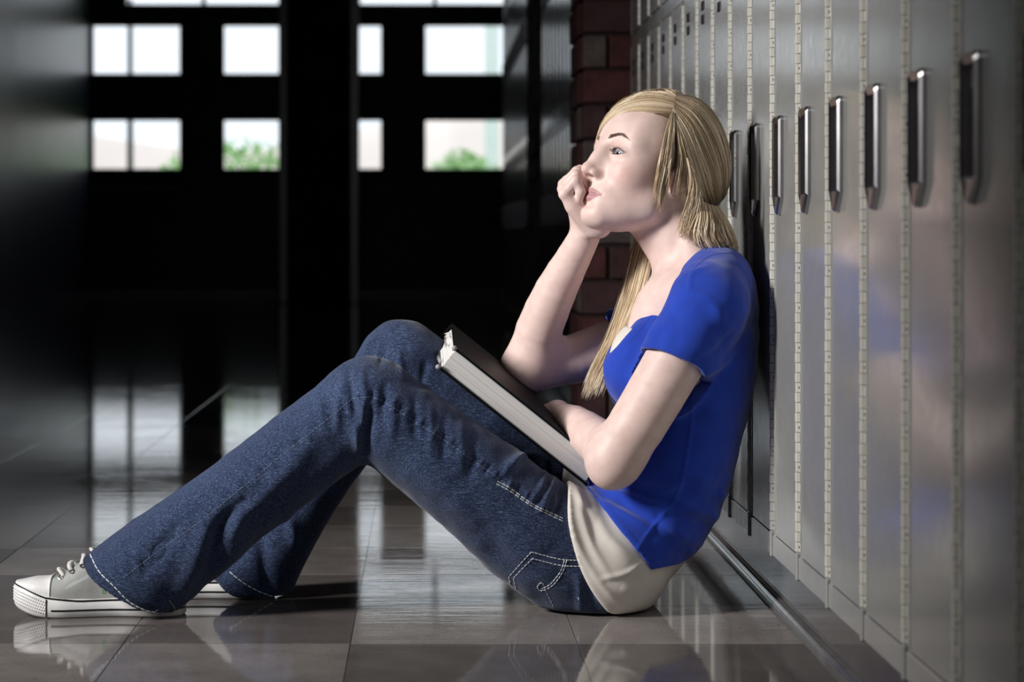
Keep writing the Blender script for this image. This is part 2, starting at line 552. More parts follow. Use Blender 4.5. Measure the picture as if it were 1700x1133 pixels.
def hinge(z0, z1):
    h = MB(); yb = -PITCH + .0135
    k = 0; z = z0 + .003; st = .01365
    while z + st < z1:
        n = 8; r = .0058 if k % 2 else .0053
        h.cur = 0
        ls = [[(.5125 + q * math.cos(2 * math.pi * i / n), yb + q * math.sin(2 * math.pi * i / n), zz) for i in range(n)] for q, zz in ((r * .9, z), (r, z + .0006), (r, z + st - .0012), (r * .9, z + st - .0006))]
        h.loops(ls, True, True, True)
        if k % 2 == 0: h.bbox(.5115, .516, -PITCH + .002, -PITCH + .012, z + .0004, z + st - .001, .0005)
        else: h.box(.513, .516, -PITCH + .002, -PITCH + .0105, z - .0004, z + st)
        if k % 4 == 0:
            h.cur = 1
            h.loops([[(.5112 - d, yb - .0075 + .0016 * math.cos(a), z + st / 2 + .0022 * math.sin(a)) for a in (math.pi * 2 * i / 6 for i in range(6))] for d in (-.001, .0004)], True, True, True)
            h.cur = 0
        z += st; k += 1
    return h
keep('hinge', hinge(ZD0, ZD1).build('hinge', [M_HINGE, M_HOLE]))
keep('hinge_upper', hinge(ZU0, ZU1).build('hinge', [M_HINGE, M_HOLE]))
def plate(dz):
    yc = -.082
    return MB().bbox(WX - .002, WX + .001, yc - .014, yc + .014, .945 + dz, .962 + dz, .0006).bbox(WX - .002, WX + .001, yc - .014, yc + .014, .970 + dz, .987 + dz, .0006)
keep('number_plate', plate(0).build('number_plate', M_HOLE)); keep('number_plate_upper', plate(DZ).build('number_plate', M_HOLE))

ORD = ['first', 'second', 'third', 'fourth', 'fifth', 'sixth', 'seventh', 'eighth', 'ninth', 'tenth', 'eleventh', 'twelfth', 'thirteenth', 'fourteenth', 'fifteenth', 'sixteenth', 'seventeenth', 'eighteenth', 'nineteenth', 'twentieth', 'twenty-first', 'twenty-second']
def locker(yfar, label, group, upper=True, plate=True):
    root = empty('locker', (.51, yfar, 0))
    tag(root, label, 'locker', group)
    def part(name, key, par=root):
        o = bpy.data.objects.new(name, proto[key]); COL.objects.link(o)
        o.parent = par
        if par is root: o.location = (-.51, 0, 0)
        return o
    part('frame', 'frame'); part('post_lip', 'post_lip')
    for key in ('', '_upper'):
        d = part('door', 'door' + key)
        part('handle', 'handle' + key, d); part('handle_cup', 'handle_cup' + key, d)
        if plate: part('number_plate', 'number_plate' + key, d)
        part('hinge', 'hinge' + key)
    return root
nb = 21
for i in range(nb):
    yf = 5.584 - PITCH * i
    locker(yf, 'grey two-tier metal locker, %s along the row from the near brick pier' % ORD[i], 'lockers of the nearest row', plate=(yf > 3.6))
for i in range(15):
    locker(9.84 - PITCH * i, 'grey metal locker between the two brick sections, %s from the far one' % ORD[i], 'lockers of the middle row')
for i in range(15):
    locker(14.75 - PITCH * i, 'blurred metal locker of the farthest row, %s from its far end' % ORD[i], 'lockers of the farthest row')

# kick board and floor moulding below the lockers
M_KICK = plain('kick_board', (84, 80, 80), .16, 0, .2, 8, .5, .1)
M_MOULD = plain('cove_moulding', (96, 94, 94), .14, 0, .2, 20, .8, .2)
tag(MB().box(.533, .60, .3, 15, 0, .0869).build('baseboard_right', M_KICK), 'glossy grey kick board below the lockers', None, None, 'structure')
mo = MB(); prof = [(.533, .016), (.529, .0155), (.523, .011), (.519, .005), (.516, .0)]
mo.loops([[(x, y, z) for x, z in prof] for y in np.linspace(.3, 5.6, 40)], False)
tag(mo.build('trim_5', M_MOULD, None, True), 'shiny rounded floor moulding along the locker base', None, None, 'structure')
HEAD_YAW, HEAD_PITCH, HEAD_ROLL = 26.0, 18.0, 3.0
HEAD_C = (.341, 3.44, .6586)
GAZE = (-.84, -.62, .0)
# ------------------------------------------------------------------ implicit modelling (for the body and the clothes)
f4 = np.float32
class Vol:
    def __init__(s, lo, hi, res):
        s.lo = np.array(lo, float); s.h = res
        s.n = np.ceil((np.array(hi, float) - s.lo) / res).astype(int) + 1
        s.F = np.full(s.n, .05, f4)
    def blk(s, lo, hi):
        a = np.clip(np.floor((np.asarray(lo) - s.lo) / s.h).astype(int), 0, s.n - 1)
        b = np.clip(np.ceil((np.asarray(hi) - s.lo) / s.h).astype(int) + 1, 1, s.n)
        sl = tuple(slice(i, max(j, i + 1)) for i, j in zip(a, b))
        ax = [(s.lo[i] + s.h * np.arange(sl[i].start, sl[i].stop)).astype(f4) for i in range(3)]
        return sl, ax[0][:, None, None], ax[1][None, :, None], ax[2][None, None, :]
    def put(s, sl, d, k, mode='u'):
        F = s.F[sl]
        if mode == 'u': s.F[sl] = smin(F, d.astype(f4), k)
        elif mode == 's': s.F[sl] = -smin(-F, d.astype(f4), k)
        else: s.F[sl] = -smin(-F, -d.astype(f4), k)
    def cap(s, a, b, ra, rb, k=.01, mode='u', n=None, q=1.0, pad=.012):
        a = np.asarray(a, float); b = np.asarray(b, float)
        m = max(ra, rb) / min(q, 1.0) + k + pad
        sl, X, Y, Z = s.blk(np.minimum(a, b) - m, np.maximum(a, b) + m)
        s.put(sl, d_cap(X, Y, Z, a, b, ra, rb, n, q), k, mode)
    def ell(s, c, r, R=None, k=.01, mode='u', pad=.012):
        c = np.asarray(c, float); m = max(r) + k + pad
        sl, X, Y, Z = s.blk(c - m, c + m)
        s.put(sl, d_ell(X, Y, Z, c, r, R), k, mode)
    def chain(s, pts, k=.02, mode='u', n=None, q=1.0):
        if len(pts) > 2:
            q4 = spline([list(p) + [r] for p, r in pts], 2 * len(pts) - 1); pts = [(v[:3], v[3]) for v in q4]
        A = np.array([p for p, r in pts]); m = max(r for p, r in pts) / min(q, 1.0) + k + .012
        sl, X, Y, Z = s.blk(A.min(0) - m, A.max(0) + m)
        d = np.full(tuple(w.stop - w.start for w in sl), .1, f4)
        o = np.array([w.start for w in sl])
        for (a, ra), (b, rb) in zip(pts[:-1], pts[1:]):
            a, b = np.asarray(a), np.asarray(b); mm = max(ra, rb) / min(q, 1.0) + k + .012
            s2, x, y, z = s.blk(np.minimum(a, b) - mm, np.maximum(a, b) + mm)
            r2 = tuple(slice(w.start - i, w.stop - i) for w, i in zip(s2, o))
            d[r2] = smin(d[r2], d_cap(x, y, z, a, b, ra, rb, n, q), .0012)
        s.put(sl, d, k, mode)
    def half(s, p0, nrm, k=.002):
        """keep the side away from nrm"""
        nrm = np.asarray(nrm, float); nrm = nrm / np.linalg.norm(nrm)
        sl, X, Y, Z = s.blk(s.lo, s.lo + s.h * s.n)
        d = (X - p0[0]) * nrm[0] + (Y - p0[1]) * nrm[1] + (Z - p0[2]) * nrm[2]
        s.put(sl, d, k, 'i')
    def merge(s, other, k):
        m = s.F < .03
        ii = np.argwhere(m.any((1, 2))).ravel(); jj = np.argwhere(m.any((0, 2))).ravel(); kk = np.argwhere(m.any((0, 1))).ravel()
        sl = tuple(slice(q[0], q[-1] + 1) for q in (ii, jj, kk))
        off = np.round((s.lo - other.lo) / s.h).astype(int)
        ol = tuple(slice(q.start + o, q.stop + o) for q, o in zip(sl, off))
        other.F[ol] = smin(other.F[ol], s.F[sl], k)
    def mesh(s):
        return nets(s.F, s.lo, s.h)

def smin(a, b, k):
    if k <= 0: return np.minimum(a, b)
    h = np.maximum(k - np.abs(a - b), 0) / k
    return np.minimum(a, b) - h * h * (k * .25)

def d_cap(X, Y, Z, a, b, ra, rb, n=None, q=1.0):
    ba = b - a; L = float(ba @ ba) + 1e-12
    x, y, z = X - f4(a[0]), Y - f4(a[1]), Z - f4(a[2])
    t = np.clip((x * f4(ba[0]) + y * f4(ba[1]) + z * f4(ba[2])) / f4(L), 0, 1)
    vx, vy, vz = x - t * f4(ba[0]), y - t * f4(ba[1]), z - t * f4(ba[2])
    d2 = vx * vx + vy * vy + vz * vz
    if n is not None and q != 1.0:
        vn = vx * f4(n[0]) + vy * f4(n[1]) + vz * f4(n[2])
        d2 = d2 + vn * vn * f4(q * q - 1)
    return np.sqrt(np.maximum(d2, 1e-12)) - (f4(ra) + f4(rb - ra) * t)

def d_ell(X, Y, Z, c, r, R=None):
    x, y, z = X - f4(c[0]), Y - f4(c[1]), Z - f4(c[2])
    if R is not None:
        R = np.asarray(R, float)
        x, y, z = (x * f4(R[0, 0]) + y * f4(R[1, 0]) + z * f4(R[2, 0]), x * f4(R[0, 1]) + y * f4(R[1, 1]) + z * f4(R[2, 1]), x * f4(R[0, 2]) + y * f4(R[1, 2]) + z * f4(R[2, 2]))
    x, y, z = x / f4(r[0]), y / f4(r[1]), z / f4(r[2])
    k0 = np.sqrt(x * x + y * y + z * z)
    x, y, z = x / f4(r[0]), y / f4(r[1]), z / f4(r[2])
    k1 = np.sqrt(x * x + y * y + z * z) + f4(1e-6)
    return k0 * (k0 - 1) / k1

def nets(F, lo, h):
    """naive surface nets -> vertices, quads"""
    S = F < 0
    c = [S[i:S.shape[0] - 1 + i, j:S.shape[1] - 1 + j, k:S.shape[2] - 1 + k] for i in (0, 1) for j in (0, 1) for k in (0, 1)]
    anyc = c[0].copy(); allc = c[0].copy()
    for q in c[1:]:
        anyc |= q; allc &= q
    act = np.argwhere(anyc & ~allc)
    del anyc, allc
    I, J, K = act.T
    val = np.stack([F[I + i, J + j, K + k] for i in (0, 1) for j in (0, 1) for k in (0, 1)], 1).astype(np.float64)
    cor = np.array([(i, j, k) for i in (0, 1) for j in (0, 1) for k in (0, 1)], float)
    acc = np.zeros((len(act), 3)); cnt = np.zeros(len(act))
    for a in range(8):
        for b in range(a + 1, 8):
            if np.abs(cor[a] - cor[b]).sum() != 1: continue
            m = (val[:, a] < 0) != (val[:, b] < 0)
            t = val[m, a] / (val[m, a] - val[m, b])
            acc[m] += cor[a] + t[:, None] * (cor[b] - cor[a]); cnt[m] += 1
    V = lo + h * (act + acc / cnt[:, None])
    idx = np.full(np.array(F.shape) - 1, -1, np.int32)
    idx[I, J, K] = np.arange(len(act), dtype=np.int32)
    Q = []
    for ax in range(3):
        A = [slice(None)] * 3; B = [slice(None)] * 3
        A[ax] = slice(0, -1); B[ax] = slice(1, None)
        sa, sb = S[tuple(A)], S[tuple(B)]
        e = np.argwhere(sa != sb)
        u, v = [q for q in range(3) if q != ax]
        ok = (e[:, u] > 0) & (e[:, v] > 0) & (e[:, u] < F.shape[u] - 1) & (e[:, v] < F.shape[v] - 1)
        e = e[ok]
        inside = sa[tuple(e.T)]
        def g(du, dv):
            w = e.copy(); w[:, u] += du; w[:, v] += dv
            return idx[tuple(w.T)]
        q = np.stack([g(-1, -1), g(0, -1), g(0, 0), g(-1, 0)], 1)
        flip = inside if ax != 1 else ~inside
        q[~flip] = q[~flip][:, ::-1]
        Q.append(q)
    return V, np.concatenate(Q)

def vnormals(V, Q):
    n = np.cross(V[Q[:, 2]] - V[Q[:, 0]], V[Q[:, 3]] - V[Q[:, 1]])
    N_ = np.zeros_like(V)
    for i in range(4): np.add.at(N_, Q[:, i], n)
    return N_ / (np.linalg.norm(N_, axis=1, keepdims=True) + 1e-12)

def relax(V, Q, it=2, lam=.5):
    e = np.concatenate([Q[:, [0, 1]], Q[:, [1, 2]], Q[:, [2, 3]], Q[:, [3, 0]]])
    deg = np.bincount(e.ravel(), minlength=len(V)).astype(float)[:, None]
    for i in range(it):
        for l in (lam, -lam * 1.03):
            A = np.zeros_like(V)
            for c in range(3):
                A[:, c] = np.bincount(e[:, 0], V[e[:, 1], c], len(V)) + np.bincount(e[:, 1], V[e[:, 0], c], len(V))
            V = V + l * (A / deg - V)
    return V

def mesh_from(name, V, Q, mat, parent=None, paint=None):
    me = bpy.data.meshes.new(name)
    me.vertices.add(len(V)); me.vertices.foreach_set('co', V.astype(f4).ravel())
    me.loops.add(Q.size); me.loops.foreach_set('vertex_index', Q.ravel().astype(np.int32))
    me.polygons.add(len(Q)); me.polygons.foreach_set('loop_start', np.arange(0, Q.size, 4, dtype=np.int32))
    me.update(calc_edges=True)
    smooth(me)
    if paint is not None:
        a = me.attributes.new('paint', 'FLOAT_COLOR', 'POINT')
        a.data.foreach_set('color', np.concatenate([paint, np.ones((len(V), 1))], 1).astype(f4).ravel())
    me.materials.append(mat)
    return link(name, me, parent)

def folds(V, Nn, lst, near=True, gain=1.5, neg=1.0):
    """press creases into a cloth: each fold is a polyline given where it crosses the photograph, width and height in mm"""
    px, py = to_px(V)
    out = np.zeros(len(V))
    face = np.clip(-Nn[:, 1] * 2.5 + .35, 0, 1) if near else 1
    for pts, w, a in lst:
        p = spline(pts, 14) if len(pts) > 2 else np.linspace(pts[0], pts[1], 8)
        best = np.full(len(V), 1e9); tt = np.zeros(len(V))
        lo, hi = p.min(0) - 3 * w, p.max(0) + 3 * w
        m = (px > lo[0]) & (px < hi[0]) & (py > lo[1]) & (py < hi[1])
        if not m.any(): continue
        X = np.stack([px[m], py[m]], 1); bb = np.full(len(X), 1e9); tb = np.zeros(len(X))
        for i in range(len(p) - 1):
            d = p[i + 1] - p[i]; L = d @ d + 1e-9
            t = np.clip(((X - p[i]) @ d) / L, 0, 1)
            q = np.linalg.norm(X - p[i] - t[:, None] * d, axis=1)
            b = q < bb; bb[b] = q[b]; tb[b] = (i + t[b]) / (len(p) - 1)
        env = np.sin(np.pi * np.clip(tb * .9 + .05, 0, 1)) ** .6
        out[m] += gain * (a if a > 0 else a * neg) * .001 * np.exp(-(bb / w) ** 2) * env
    return V + Nn * (out * face)[:, None]
# ------------------------------------------------------------------ the seated person
person_root_loc = tuple(P(1010, 1018, 3.43) * np.array([1, 1, 0]))

# head frame: x forward, y to her left, z up, eye level at z = 0
def head_rot(yaw, pitch, roll):
    B = np.diag([-1., -1., 1.])
    cy, sy, cp, sp, cr, sr = math.cos(yaw), math.sin(yaw), math.cos(pitch), math.sin(pitch), math.cos(roll), math.sin(roll)
    return B @ np.array([[cy, -sy, 0], [sy, cy, 0], [0, 0, 1]]) @ np.array([[cp, 0, -sp], [0, 1, 0], [sp, 0, cp]]) @ np.array([[1, 0, 0], [0, cr, -sr], [0, sr, cr]])
HR = head_rot(math.radians(HEAD_YAW), math.radians(HEAD_PITCH), math.radians(HEAD_ROLL))
HC = np.array(HEAD_C); HS = 0.99
def H(x, y, z): return HC + HR @ (np.array([x, y, z], float) * HS)
def toH(V): return ((V - HC) @ HR) / HS

RES = .0015
bv = Vol((.095, 3.19, .17), (.505, 3.69, .80), RES)

# torso under the clothes, neck
ydir = np.array([0, 1., 0])
CY = 3.43
def pts(*l): return [(P(a, b, y), r) for a, b, y, r in l]
TORSO = pts((1170, 500, CY, .066), (1158, 590, CY, .082), (1142, 690, CY, .078), (1118, 780, CY, .078), (1075, 850, CY, .08))
bv.chain(TORSO, .03, n=ydir, q=.62)
bv.cap(P(1172, 492, 3.30), P(1172, 492, 3.56), .038, .038, .04)           # shoulder girdle
bv.cap(P(1128, 492, 3.36), P(1095, 540, 3.40), .030, .026, .04)           # collar and breast bone
bv.cap(P(1128, 492, 3.50), P(1095, 540, 3.46), .030, .026, .04)
bv.chain([(P(1112, 485, 3.395), .030), (P(1092, 505, 3.395), .031), (P(1076, 552, 3.39), .030)], .035)
bv.chain([(P(1112, 485, 3.465), .030), (P(1092, 505, 3.465), .031), (P(1076, 552, 3.47), .030)], .035)
NECK = [P(1170, 470, 3.43), H(-.028, 0, -.055)]
bv.cap(NECK[0], NECK[1], .052, .050, .03)
bv.cap(P(1165, 462, 3.36), H(-.040, .038, -.030), .016, .014, .03)         # neck muscle
bv.cap(P(1120, 482, 3.405), H(-.022, .048, -.045), .010, .012, .022)
bv.cap(P(1180, 478, 3.33), P(1190, 462, 3.43), .026, .034, .04)            # trapezius
# near (left) arm
AL = pts((1172, 505, 3.285, .047), (1120, 600, 3.275, .0435), (1058, 705, 3.265, .0415), (1020, 762, 3.265, .0385))
bv.chain(AL, .02)
FL = pts((1022, 758, 3.266, .0375), (992, 733, 3.335, .0345), (955, 704, 3.42, .0275), (930, 694, 3.475, .0215))
bv.chain(FL, .022)
bv.ell(P(1012, 782, 3.264), (.022, .026, .020), k=.025)                     # elbow
# far (right) arm
AR = pts((1135, 515, 3.585, .046), (1045, 560, 3.585, .041), (955, 596, 3.575, .039), (884, 608, 3.555, .036))
bv.chain(AR, .02)
FR = pts((878, 604, 3.55, .034), (894, 550, 3.535, .0362), (922, 484, 3.505, .0325), (952, 428, 3.475, .0265), (970, 394, 3.455, .0232))
bv.chain(FR, .03)
bv.ell(P(860, 616, 3.555), (.022, .024, .022), k=.03)
np_arm = None

def sub_vol(lo, hi):
    lo = bv.lo + RES * np.floor((np.array(lo) - bv.lo) / RES)
    return Vol(lo, hi, RES)
hv = sub_vol((.18, 3.36, .52), (.32, 3.53, .67))
hv2 = sub_vol((.10, 3.42, .19), (.26, 3.68, .34))
hv.chain(FR[-2:], .03); hv2.chain(FL[-2:], .022)
# right hand: fist against the far cheek
def finger(v, joints, radii, k=.005):
    for a, b, ra, rb in zip(joints[:-1], joints[1:], radii[:-1], radii[1:]):
        v.cap(a, b, ra, rb, k)
W0 = P(972, 390, 3.455)
MCP = [P(938, 322, 3.398), P(936, 314, 3.420), P(937, 307, 3.442), P(942, 302, 3.462)]
for i, m in enumerate(MCP):
    base = P(*[(985, 378), (978, 380), (970, 382), (964, 383)][i], 3.415 + i * .017)
    hv.cap(base, m, .0145 - i * .0005, .0100, .012)
hv.cap(P(998, 377, 3.415), P(953, 343, 3.405), .0155, .0105, .014)         # heel of the hand
PIP = [P(956, 300, 3.394), P(956, 291, 3.414), P(958, 285, 3.437), P(963, 283, 3.457)]
DIP = [P(964, 319, 3.393), P(967, 311, 3.416), P(971, 306, 3.438), P(976, 303, 3.457)]
TIP = [P(960, 334, 3.396), P(965, 331, 3.418), P(969, 329, 3.439), P(974, 326, 3.457)]
for i in range(4):
    finger(hv, [MCP[i], PIP[i], DIP[i], TIP[i]], [.0092, .0082, .0074, .0064], .003)
finger(hv, [P(985, 372, 3.462), P(985, 340, 3.485), P(994, 312, 3.482), P(1000, 294, 3.47)], [.014, .0115, .010, .0085], .006)
# left hand resting on the book cover
W1 = P(930, 694, 3.475)
for i in range(4):
    a = W1 + np.array([-.004, .006 + .0, .006]) ; m = W1 + np.array([-.040 + .010 * i, .045 + .012 * i, .006 - .012 * i])
    hv2.cap(a, m, .015, .0105, .012)
    p1 = m + np.array([-.018, .026, -.004]); p2 = p1 + np.array([-.006, .020, -.012]); p3 = p2 + np.array([-.002, .012, -.010])
    finger(hv2, [m, p1, p2, p3], [.010, .009, .008, .007], .004)
finger(hv2, [W1 + np.array([-.014, .0, .004]), W1 + np.array([-.045, .015, .012]), W1 + np.array([-.068, .028, .010]), W1 + np.array([-.085, .040, .004])], [.013, .0115, .0095, .008], .006)

# head (evaluated in head coordinates)
hp = np.array([H(*q) for q in [(a, b, c) for a in (-.125, .13) for b in (-.098, .098) for c in (-.135, .135)]])
hsl, hX, hY, hZ = bv.blk(hp.min(0), hp.max(0))
_x, _y, _z = hX - f4(HC[0]), hY - f4(HC[1]), hZ - f4(HC[2])
LX, LY, LZ = [(_x * f4(HR[0, i]) + _y * f4(HR[1, i]) + _z * f4(HR[2, i])) / f4(HS) for i in range(3)]
LY0 = LY.copy(); LA = np.abs(LY)
hd = np.full(LX.shape, .1, f4)
hlo = bv.lo + RES * np.array([q.start for q in hsl])
A3 = lambda *q: np.array(q, float)
def hbox(plist, rad):
    """index window of the head block that holds these mirrored points"""
    w = np.array([H(x, sg * y, z) for x, y, z in plist for sg in (1, -1)])
    i0 = np.clip(np.floor((w.min(0) - rad - hlo) / RES).astype(int), 0, np.array(hd.shape) - 1)
    i1 = np.clip(np.ceil((w.max(0) + rad - hlo) / RES).astype(int) + 1, 1, hd.shape)
    return tuple(slice(i, max(j, i + 1)) for i, j in zip(i0, i1))
def E(c, r, R=None): return ([c], max(r), lambda s_: d_ell(LX[s_], LA[s_], LZ[s_], A3(*c), r, R))
def Cp(a, b, ra, rb): return ([a, b], max(ra, rb), lambda s_: d_cap(LX[s_], LA[s_], LZ[s_], A3(*a), A3(*b), ra, rb))
def hu(e, k):
    w = hbox(e[0], e[1] * HS + k + .010)
    hd[w] = smin(hd[w], e[2](w), k)
def hs_(e, k):
    w = hbox(e[0], e[1] * HS + k + .010)
    hd[w] = -smin(-hd[w], e[2](w), k)
hu(E((-.014, 0, .030), (.090, .072, .084)), .0)
hu(E((.024, 0, .036), (.062, .060, .056)), .030)
hu(E((.030, 0, -.034), (.054, .054, .070)), .024)
hu(E((.044, .034, -.024), (.028, .022, .028)), .026)          # cheeks
hu(Cp((-.004, .046, -.048), (.010, .044, -.070), .012, .010), .034)
hu(Cp((.010, .043, -.072), (.068, .013, -.099), .011, .014), .030)   # jaw
hu(E((.072, 0, -.098), (.018, .019, .016)), .018)               # chin
hu(E((.040, 0, -.074), (.042, .038, .034)), .020)
hu(E((.062, 0, -.066), (.024, .027, .024)), .016)               # muzzle
hu(Cp((.074, .010, .014), (.060, .046, .016), .010, .008), .016) # brow
hs_(E((.092, .0315, -.001), (.018, .0175, .0115)), .014)        # sockets
hu(E((.034, .045, .022), (.028, .014, .030)), .03)
hu(E((.080, .005, -.020), (.018, .0105, .024)), .014)
hu(Cp((.0845, 0, .010), (.1015, 0, -.030), .0066, .0078), .012)  # nose
hu(E((.1048, 0, -.0352), (.0088, .0084, .0078)), .008)
hu(E((.0918, .0112, -.0398), (.0105, .0050, .0060)), .007)
hu(E((.0675, .0318, -.001), (.0148, .0172, .0142)), .007)       # lids
# lips
hu(Cp((.0868, .003, -.0645), (.0765, .0225, -.0705), .0052, .0022), .0035)
hu(Cp((.0862, 0, -.0760), (.0765, .0215, -.0715), .0062, .0022), .0035)
hs_(Cp((.0935, 0, -.0703), (.0795, .0245, -.0712), .0013, .0009), .0022)
hs_(E((.0945, 0, -.0560), (.0035, .0030, .0055)), .003)
hs_(E((.093, 0, -.0865), (.006, .014, .004)), .008)
hs_(E((.0975, .0074, -.0460), (.0058, .0036, .0034)), .0020)     # nostrils
# lid opening
EYEC = A3(.0670, .0315, -.0010); EYER = .0128
t_ = (LA - f4(.0320)) / f4(.0160)
zu = f4(.0042) * (1 - t_ * t_) + f4(-.0006) + t_ * f4(-.0022); zl = f4(-.0050) * (1 - t_ * t_) - f4(.0006) + t_ * f4(-.0022)
op = np.maximum(np.maximum(LZ - zu, zl - LZ), f4(.055) - LX)
op = np.maximum(op, d_ell(LX, LA, LZ, A3(.0675, .0315, -.001), (.024, .0175, .020))) * f4(.8)
hd = -smin(-hd, op, .0012)
hs_(Cp((.0838, .019, .0062), (.0795, .043, .0060), .0012, .0012), .003)   # lid crease
# ears
er = np.array([[math.cos(.25), 0, -math.sin(.25)], [0, 1, 0], [math.sin(.25), 0, math.cos(.25)]])
hu(E((-.022, .0735, -.006), (.0185, .0060, .031), er), .006)
hu(E((-.012, .0725, -.032), (.0085, .0050, .011)), .006)
hs_(E((-.018, .0815, -.005), (.0105, .0065, .021), er), .003)
hu(Cp((-.008, .073, -.014), (-.009, .074, -.004), .004, .003), .004)
bv.put(hsl, hd * f4(HS), .016, 'u')
head_field = hd * f4(HS); head_lo = bv.lo + RES * np.array([q.start for q in hsl])
hv.merge(bv, .0012); hv2.merge(bv, .0012)
del LX, LZ, LA, LY0, hd, op, zu, zl, t_
BV, BQ = bv.mesh()
BV = relax(BV, BQ, 2)
bodyF, bodylo = bv.F, bv.lo

# colours that belong to the skin: lips, blush, lid shade
L = toH(BV); ay = np.abs(L[:, 1])
gi = np.clip(np.round((BV - head_lo) / RES).astype(int), 0, np.array(head_field.shape) - 1)
headd = np.abs(head_field[gi[:, 0], gi[:, 1], gi[:, 2]])
paint = np.ones((len(BV), 3))
def blend(mask, c):
    global paint
    m = np.clip(mask, 0, 1)[:, None]
    paint = paint * (1 - m) + np.array(c) * m
u = ay / .0240
zt = -.0605 - .0085 * u ** 1.6 - .0012 * np.exp(-(ay / .0035) ** 2); zb_ = -.0820 + .0105 * u ** 2
inside = np.minimum(zt - L[:, 2], L[:, 2] - zb_)
lip = np.clip(inside / .0014 + .4, 0, 1) * (u < 1.04) * (L[:, 0] > .06) * np.clip((.0035 - headd) / .0015, 0, 1)
hand_m = (BV[:, 1] > 3.383) & (BV[:, 0] < .262) & (L[:, 0] > .06) & (ay > .01)
blend(.45 * np.exp(-(((L[:, 1] - .045) / .026) ** 2 + ((L[:, 2] + .036) / .020) ** 2)) * (L[:, 0] > .03), (1.0, .74, .72))
blend(.35 * np.exp(-((ay / .012) ** 2 + ((L[:, 2] + .038) / .010) ** 2)) * (L[:, 0] > .09), (1.0, .80, .78))
blend(lip, (.60, .42, .47))
lid = np.exp(-(((ay - .033) / .019) ** 2 + ((L[:, 2] - .0065) / .0050) ** 2)) * (L[:, 0] > .055)
blend(.42 * lid, (.60, .46, .46))
liner = np.exp(-((L[:, 2] - (.0042 * (1 - ((ay - .0320) / .0160) ** 2) + (ay - .0315) * -.14)) / .0012) ** 2) * (np.abs(ay - .0325) < .0165) * (L[:, 0] > .06)
blend(.85 * liner, (.16, .12, .12))
liner2 = np.exp(-((L[:, 2] + .0012 - (-.0050 * (1 - ((ay - .0320) / .0160) ** 2) + (ay - .0315) * -.14)) / .0009) ** 2) * (np.abs(ay - .0325) < .0160) * (L[:, 0] > .06)
blend(.45 * liner2, (.30, .22, .22))

ns = N('skin')
at = ns.n('ShaderNodeAttribute', attribute_name='paint')
geo = ns.n('ShaderNodeNewGeometry')
f1 = ns.noise(geo.outputs['Position'], 55, 5)
f2 = ns.noise(geo.outputs['Position'], 700, 2)
basec = ns.ramp(f1, [(.3, lin((216, 188, 180))), (.7, lin((228, 202, 195)))])
colr = ns.mix(1.0, basec, at.outputs['Color'], 'MULTIPLY')
ns.l(colr, ns.b.inputs['Base Color'])
ns.set(Roughness=.48, Specular_IOR_Level=.38, Subsurface_Weight=.12, Subsurface_Scale=.012)
ns.b.inputs['Subsurface Radius'].default_value = (1.0, .35, .2)
ns.bump(f2, .10, .0006)
M_SKIN = ns.m
person = empty('person', person_root_loc)
tag(person, 'blonde young person in blue t-shirt and flared jeans sitting against the lockers', 'person')
body = mesh_from('body', BV, BQ, M_SKIN, person, paint)

# eyeballs: white, grey blue iris, pupil
nE = N('eye')
v = nE.coord('Object')
sx = nE.n('ShaderNodeSeparateXYZ'); nE.l(v, sx.inputs[0])
rad = nE.math('SQRT', nE.math('ADD', nE.math('POWER', sx.outputs['X'], 2.0), nE.math('POWER', sx.outputs['Y'], 2.0)))
rr = nE.math('DIVIDE', rad, .0128)
front = nE.math('GREATER_THAN', sx.outputs['Z'], 0.0)
c1 = nE.ramp(rr, [(0.0, (.006, .006, .008)), (.21, (.006, .006, .008)), (.25, (.13, .17, .22)), (.38, (.24, .29, .36)), (.45, (.05, .06, .09)), (.50, (.56, .53, .53)), (1.0, (.56, .49, .48))])
nE.l(c1, nE.b.inputs['Base Color'])
nE.set(Roughness=.06, Coat_Weight=1.0)
for sgn in (1, -1):
    bm = bmesh.new()
    bmesh.ops.create_uvsphere(bm, u_segments=32, v_segments=24, radius=EYER * HS)
    me = bpy.data.meshes.new('eyeball'); bm.to_mesh(me); bm.free(); smooth(me)
    o = link('eyeball', me, person, nE.m)
    c = H(EYEC[0], sgn * EYEC[1], EYEC[2])
    gaze = np.array(GAZE, float); gaze /= np.linalg.norm(gaze)
    q = Vector(gaze).to_track_quat('Z', 'Y')
    o.matrix_basis = Matrix.Translation(c) @ q.to_matrix().to_4x4()

# lashes and brows
lash = MB()
for sgn in (1, -1):
    for k in range(30):
        t = -.9 + 1.9 * k / 29 + RNG.uniform(-.02, .02)
        zz = .0042 * (1 - t * t) - .0006 - t * .0022
        yy = .0320 + t * .0160
        xx = .0675 + math.sqrt(max(1e-6, .0150 ** 2 - (yy - .0318) ** 2 * .75 - zz ** 2))
        ln = (.0034 + .0022 * max(0, t)) * RNG.uniform(.75, 1.1)
        o_ = [(xx - .0015, sgn * yy, zz), (xx + ln * .5, sgn * (yy + t * .0016), zz - .0004), (xx + ln * .85, sgn * (yy + t * .0032), zz + .0020), (xx + ln, sgn * (yy + t * .0038), zz + .0038)]
        lash.tube([H(*q) for q in o_], [.00020, .00016, .00011, .00005], 3, False)
        if k % 2 == 0:
            zz = -.0050 * (1 - t * t) - .0006 - t * .0022
            o_ = [(xx - .0015, sgn * yy, zz), (xx + .002, sgn * (yy + t * .001), zz - .0012), (xx + .003, sgn * (yy + t * .0016), zz - .0030)]
            lash.tube([H(*q) for q in o_], [.00022, .00018, .00008], 3, False)
lash.build('eyelashes', plain('lash', (30, 24, 22), .5), person)['kind'] = 'stuff'
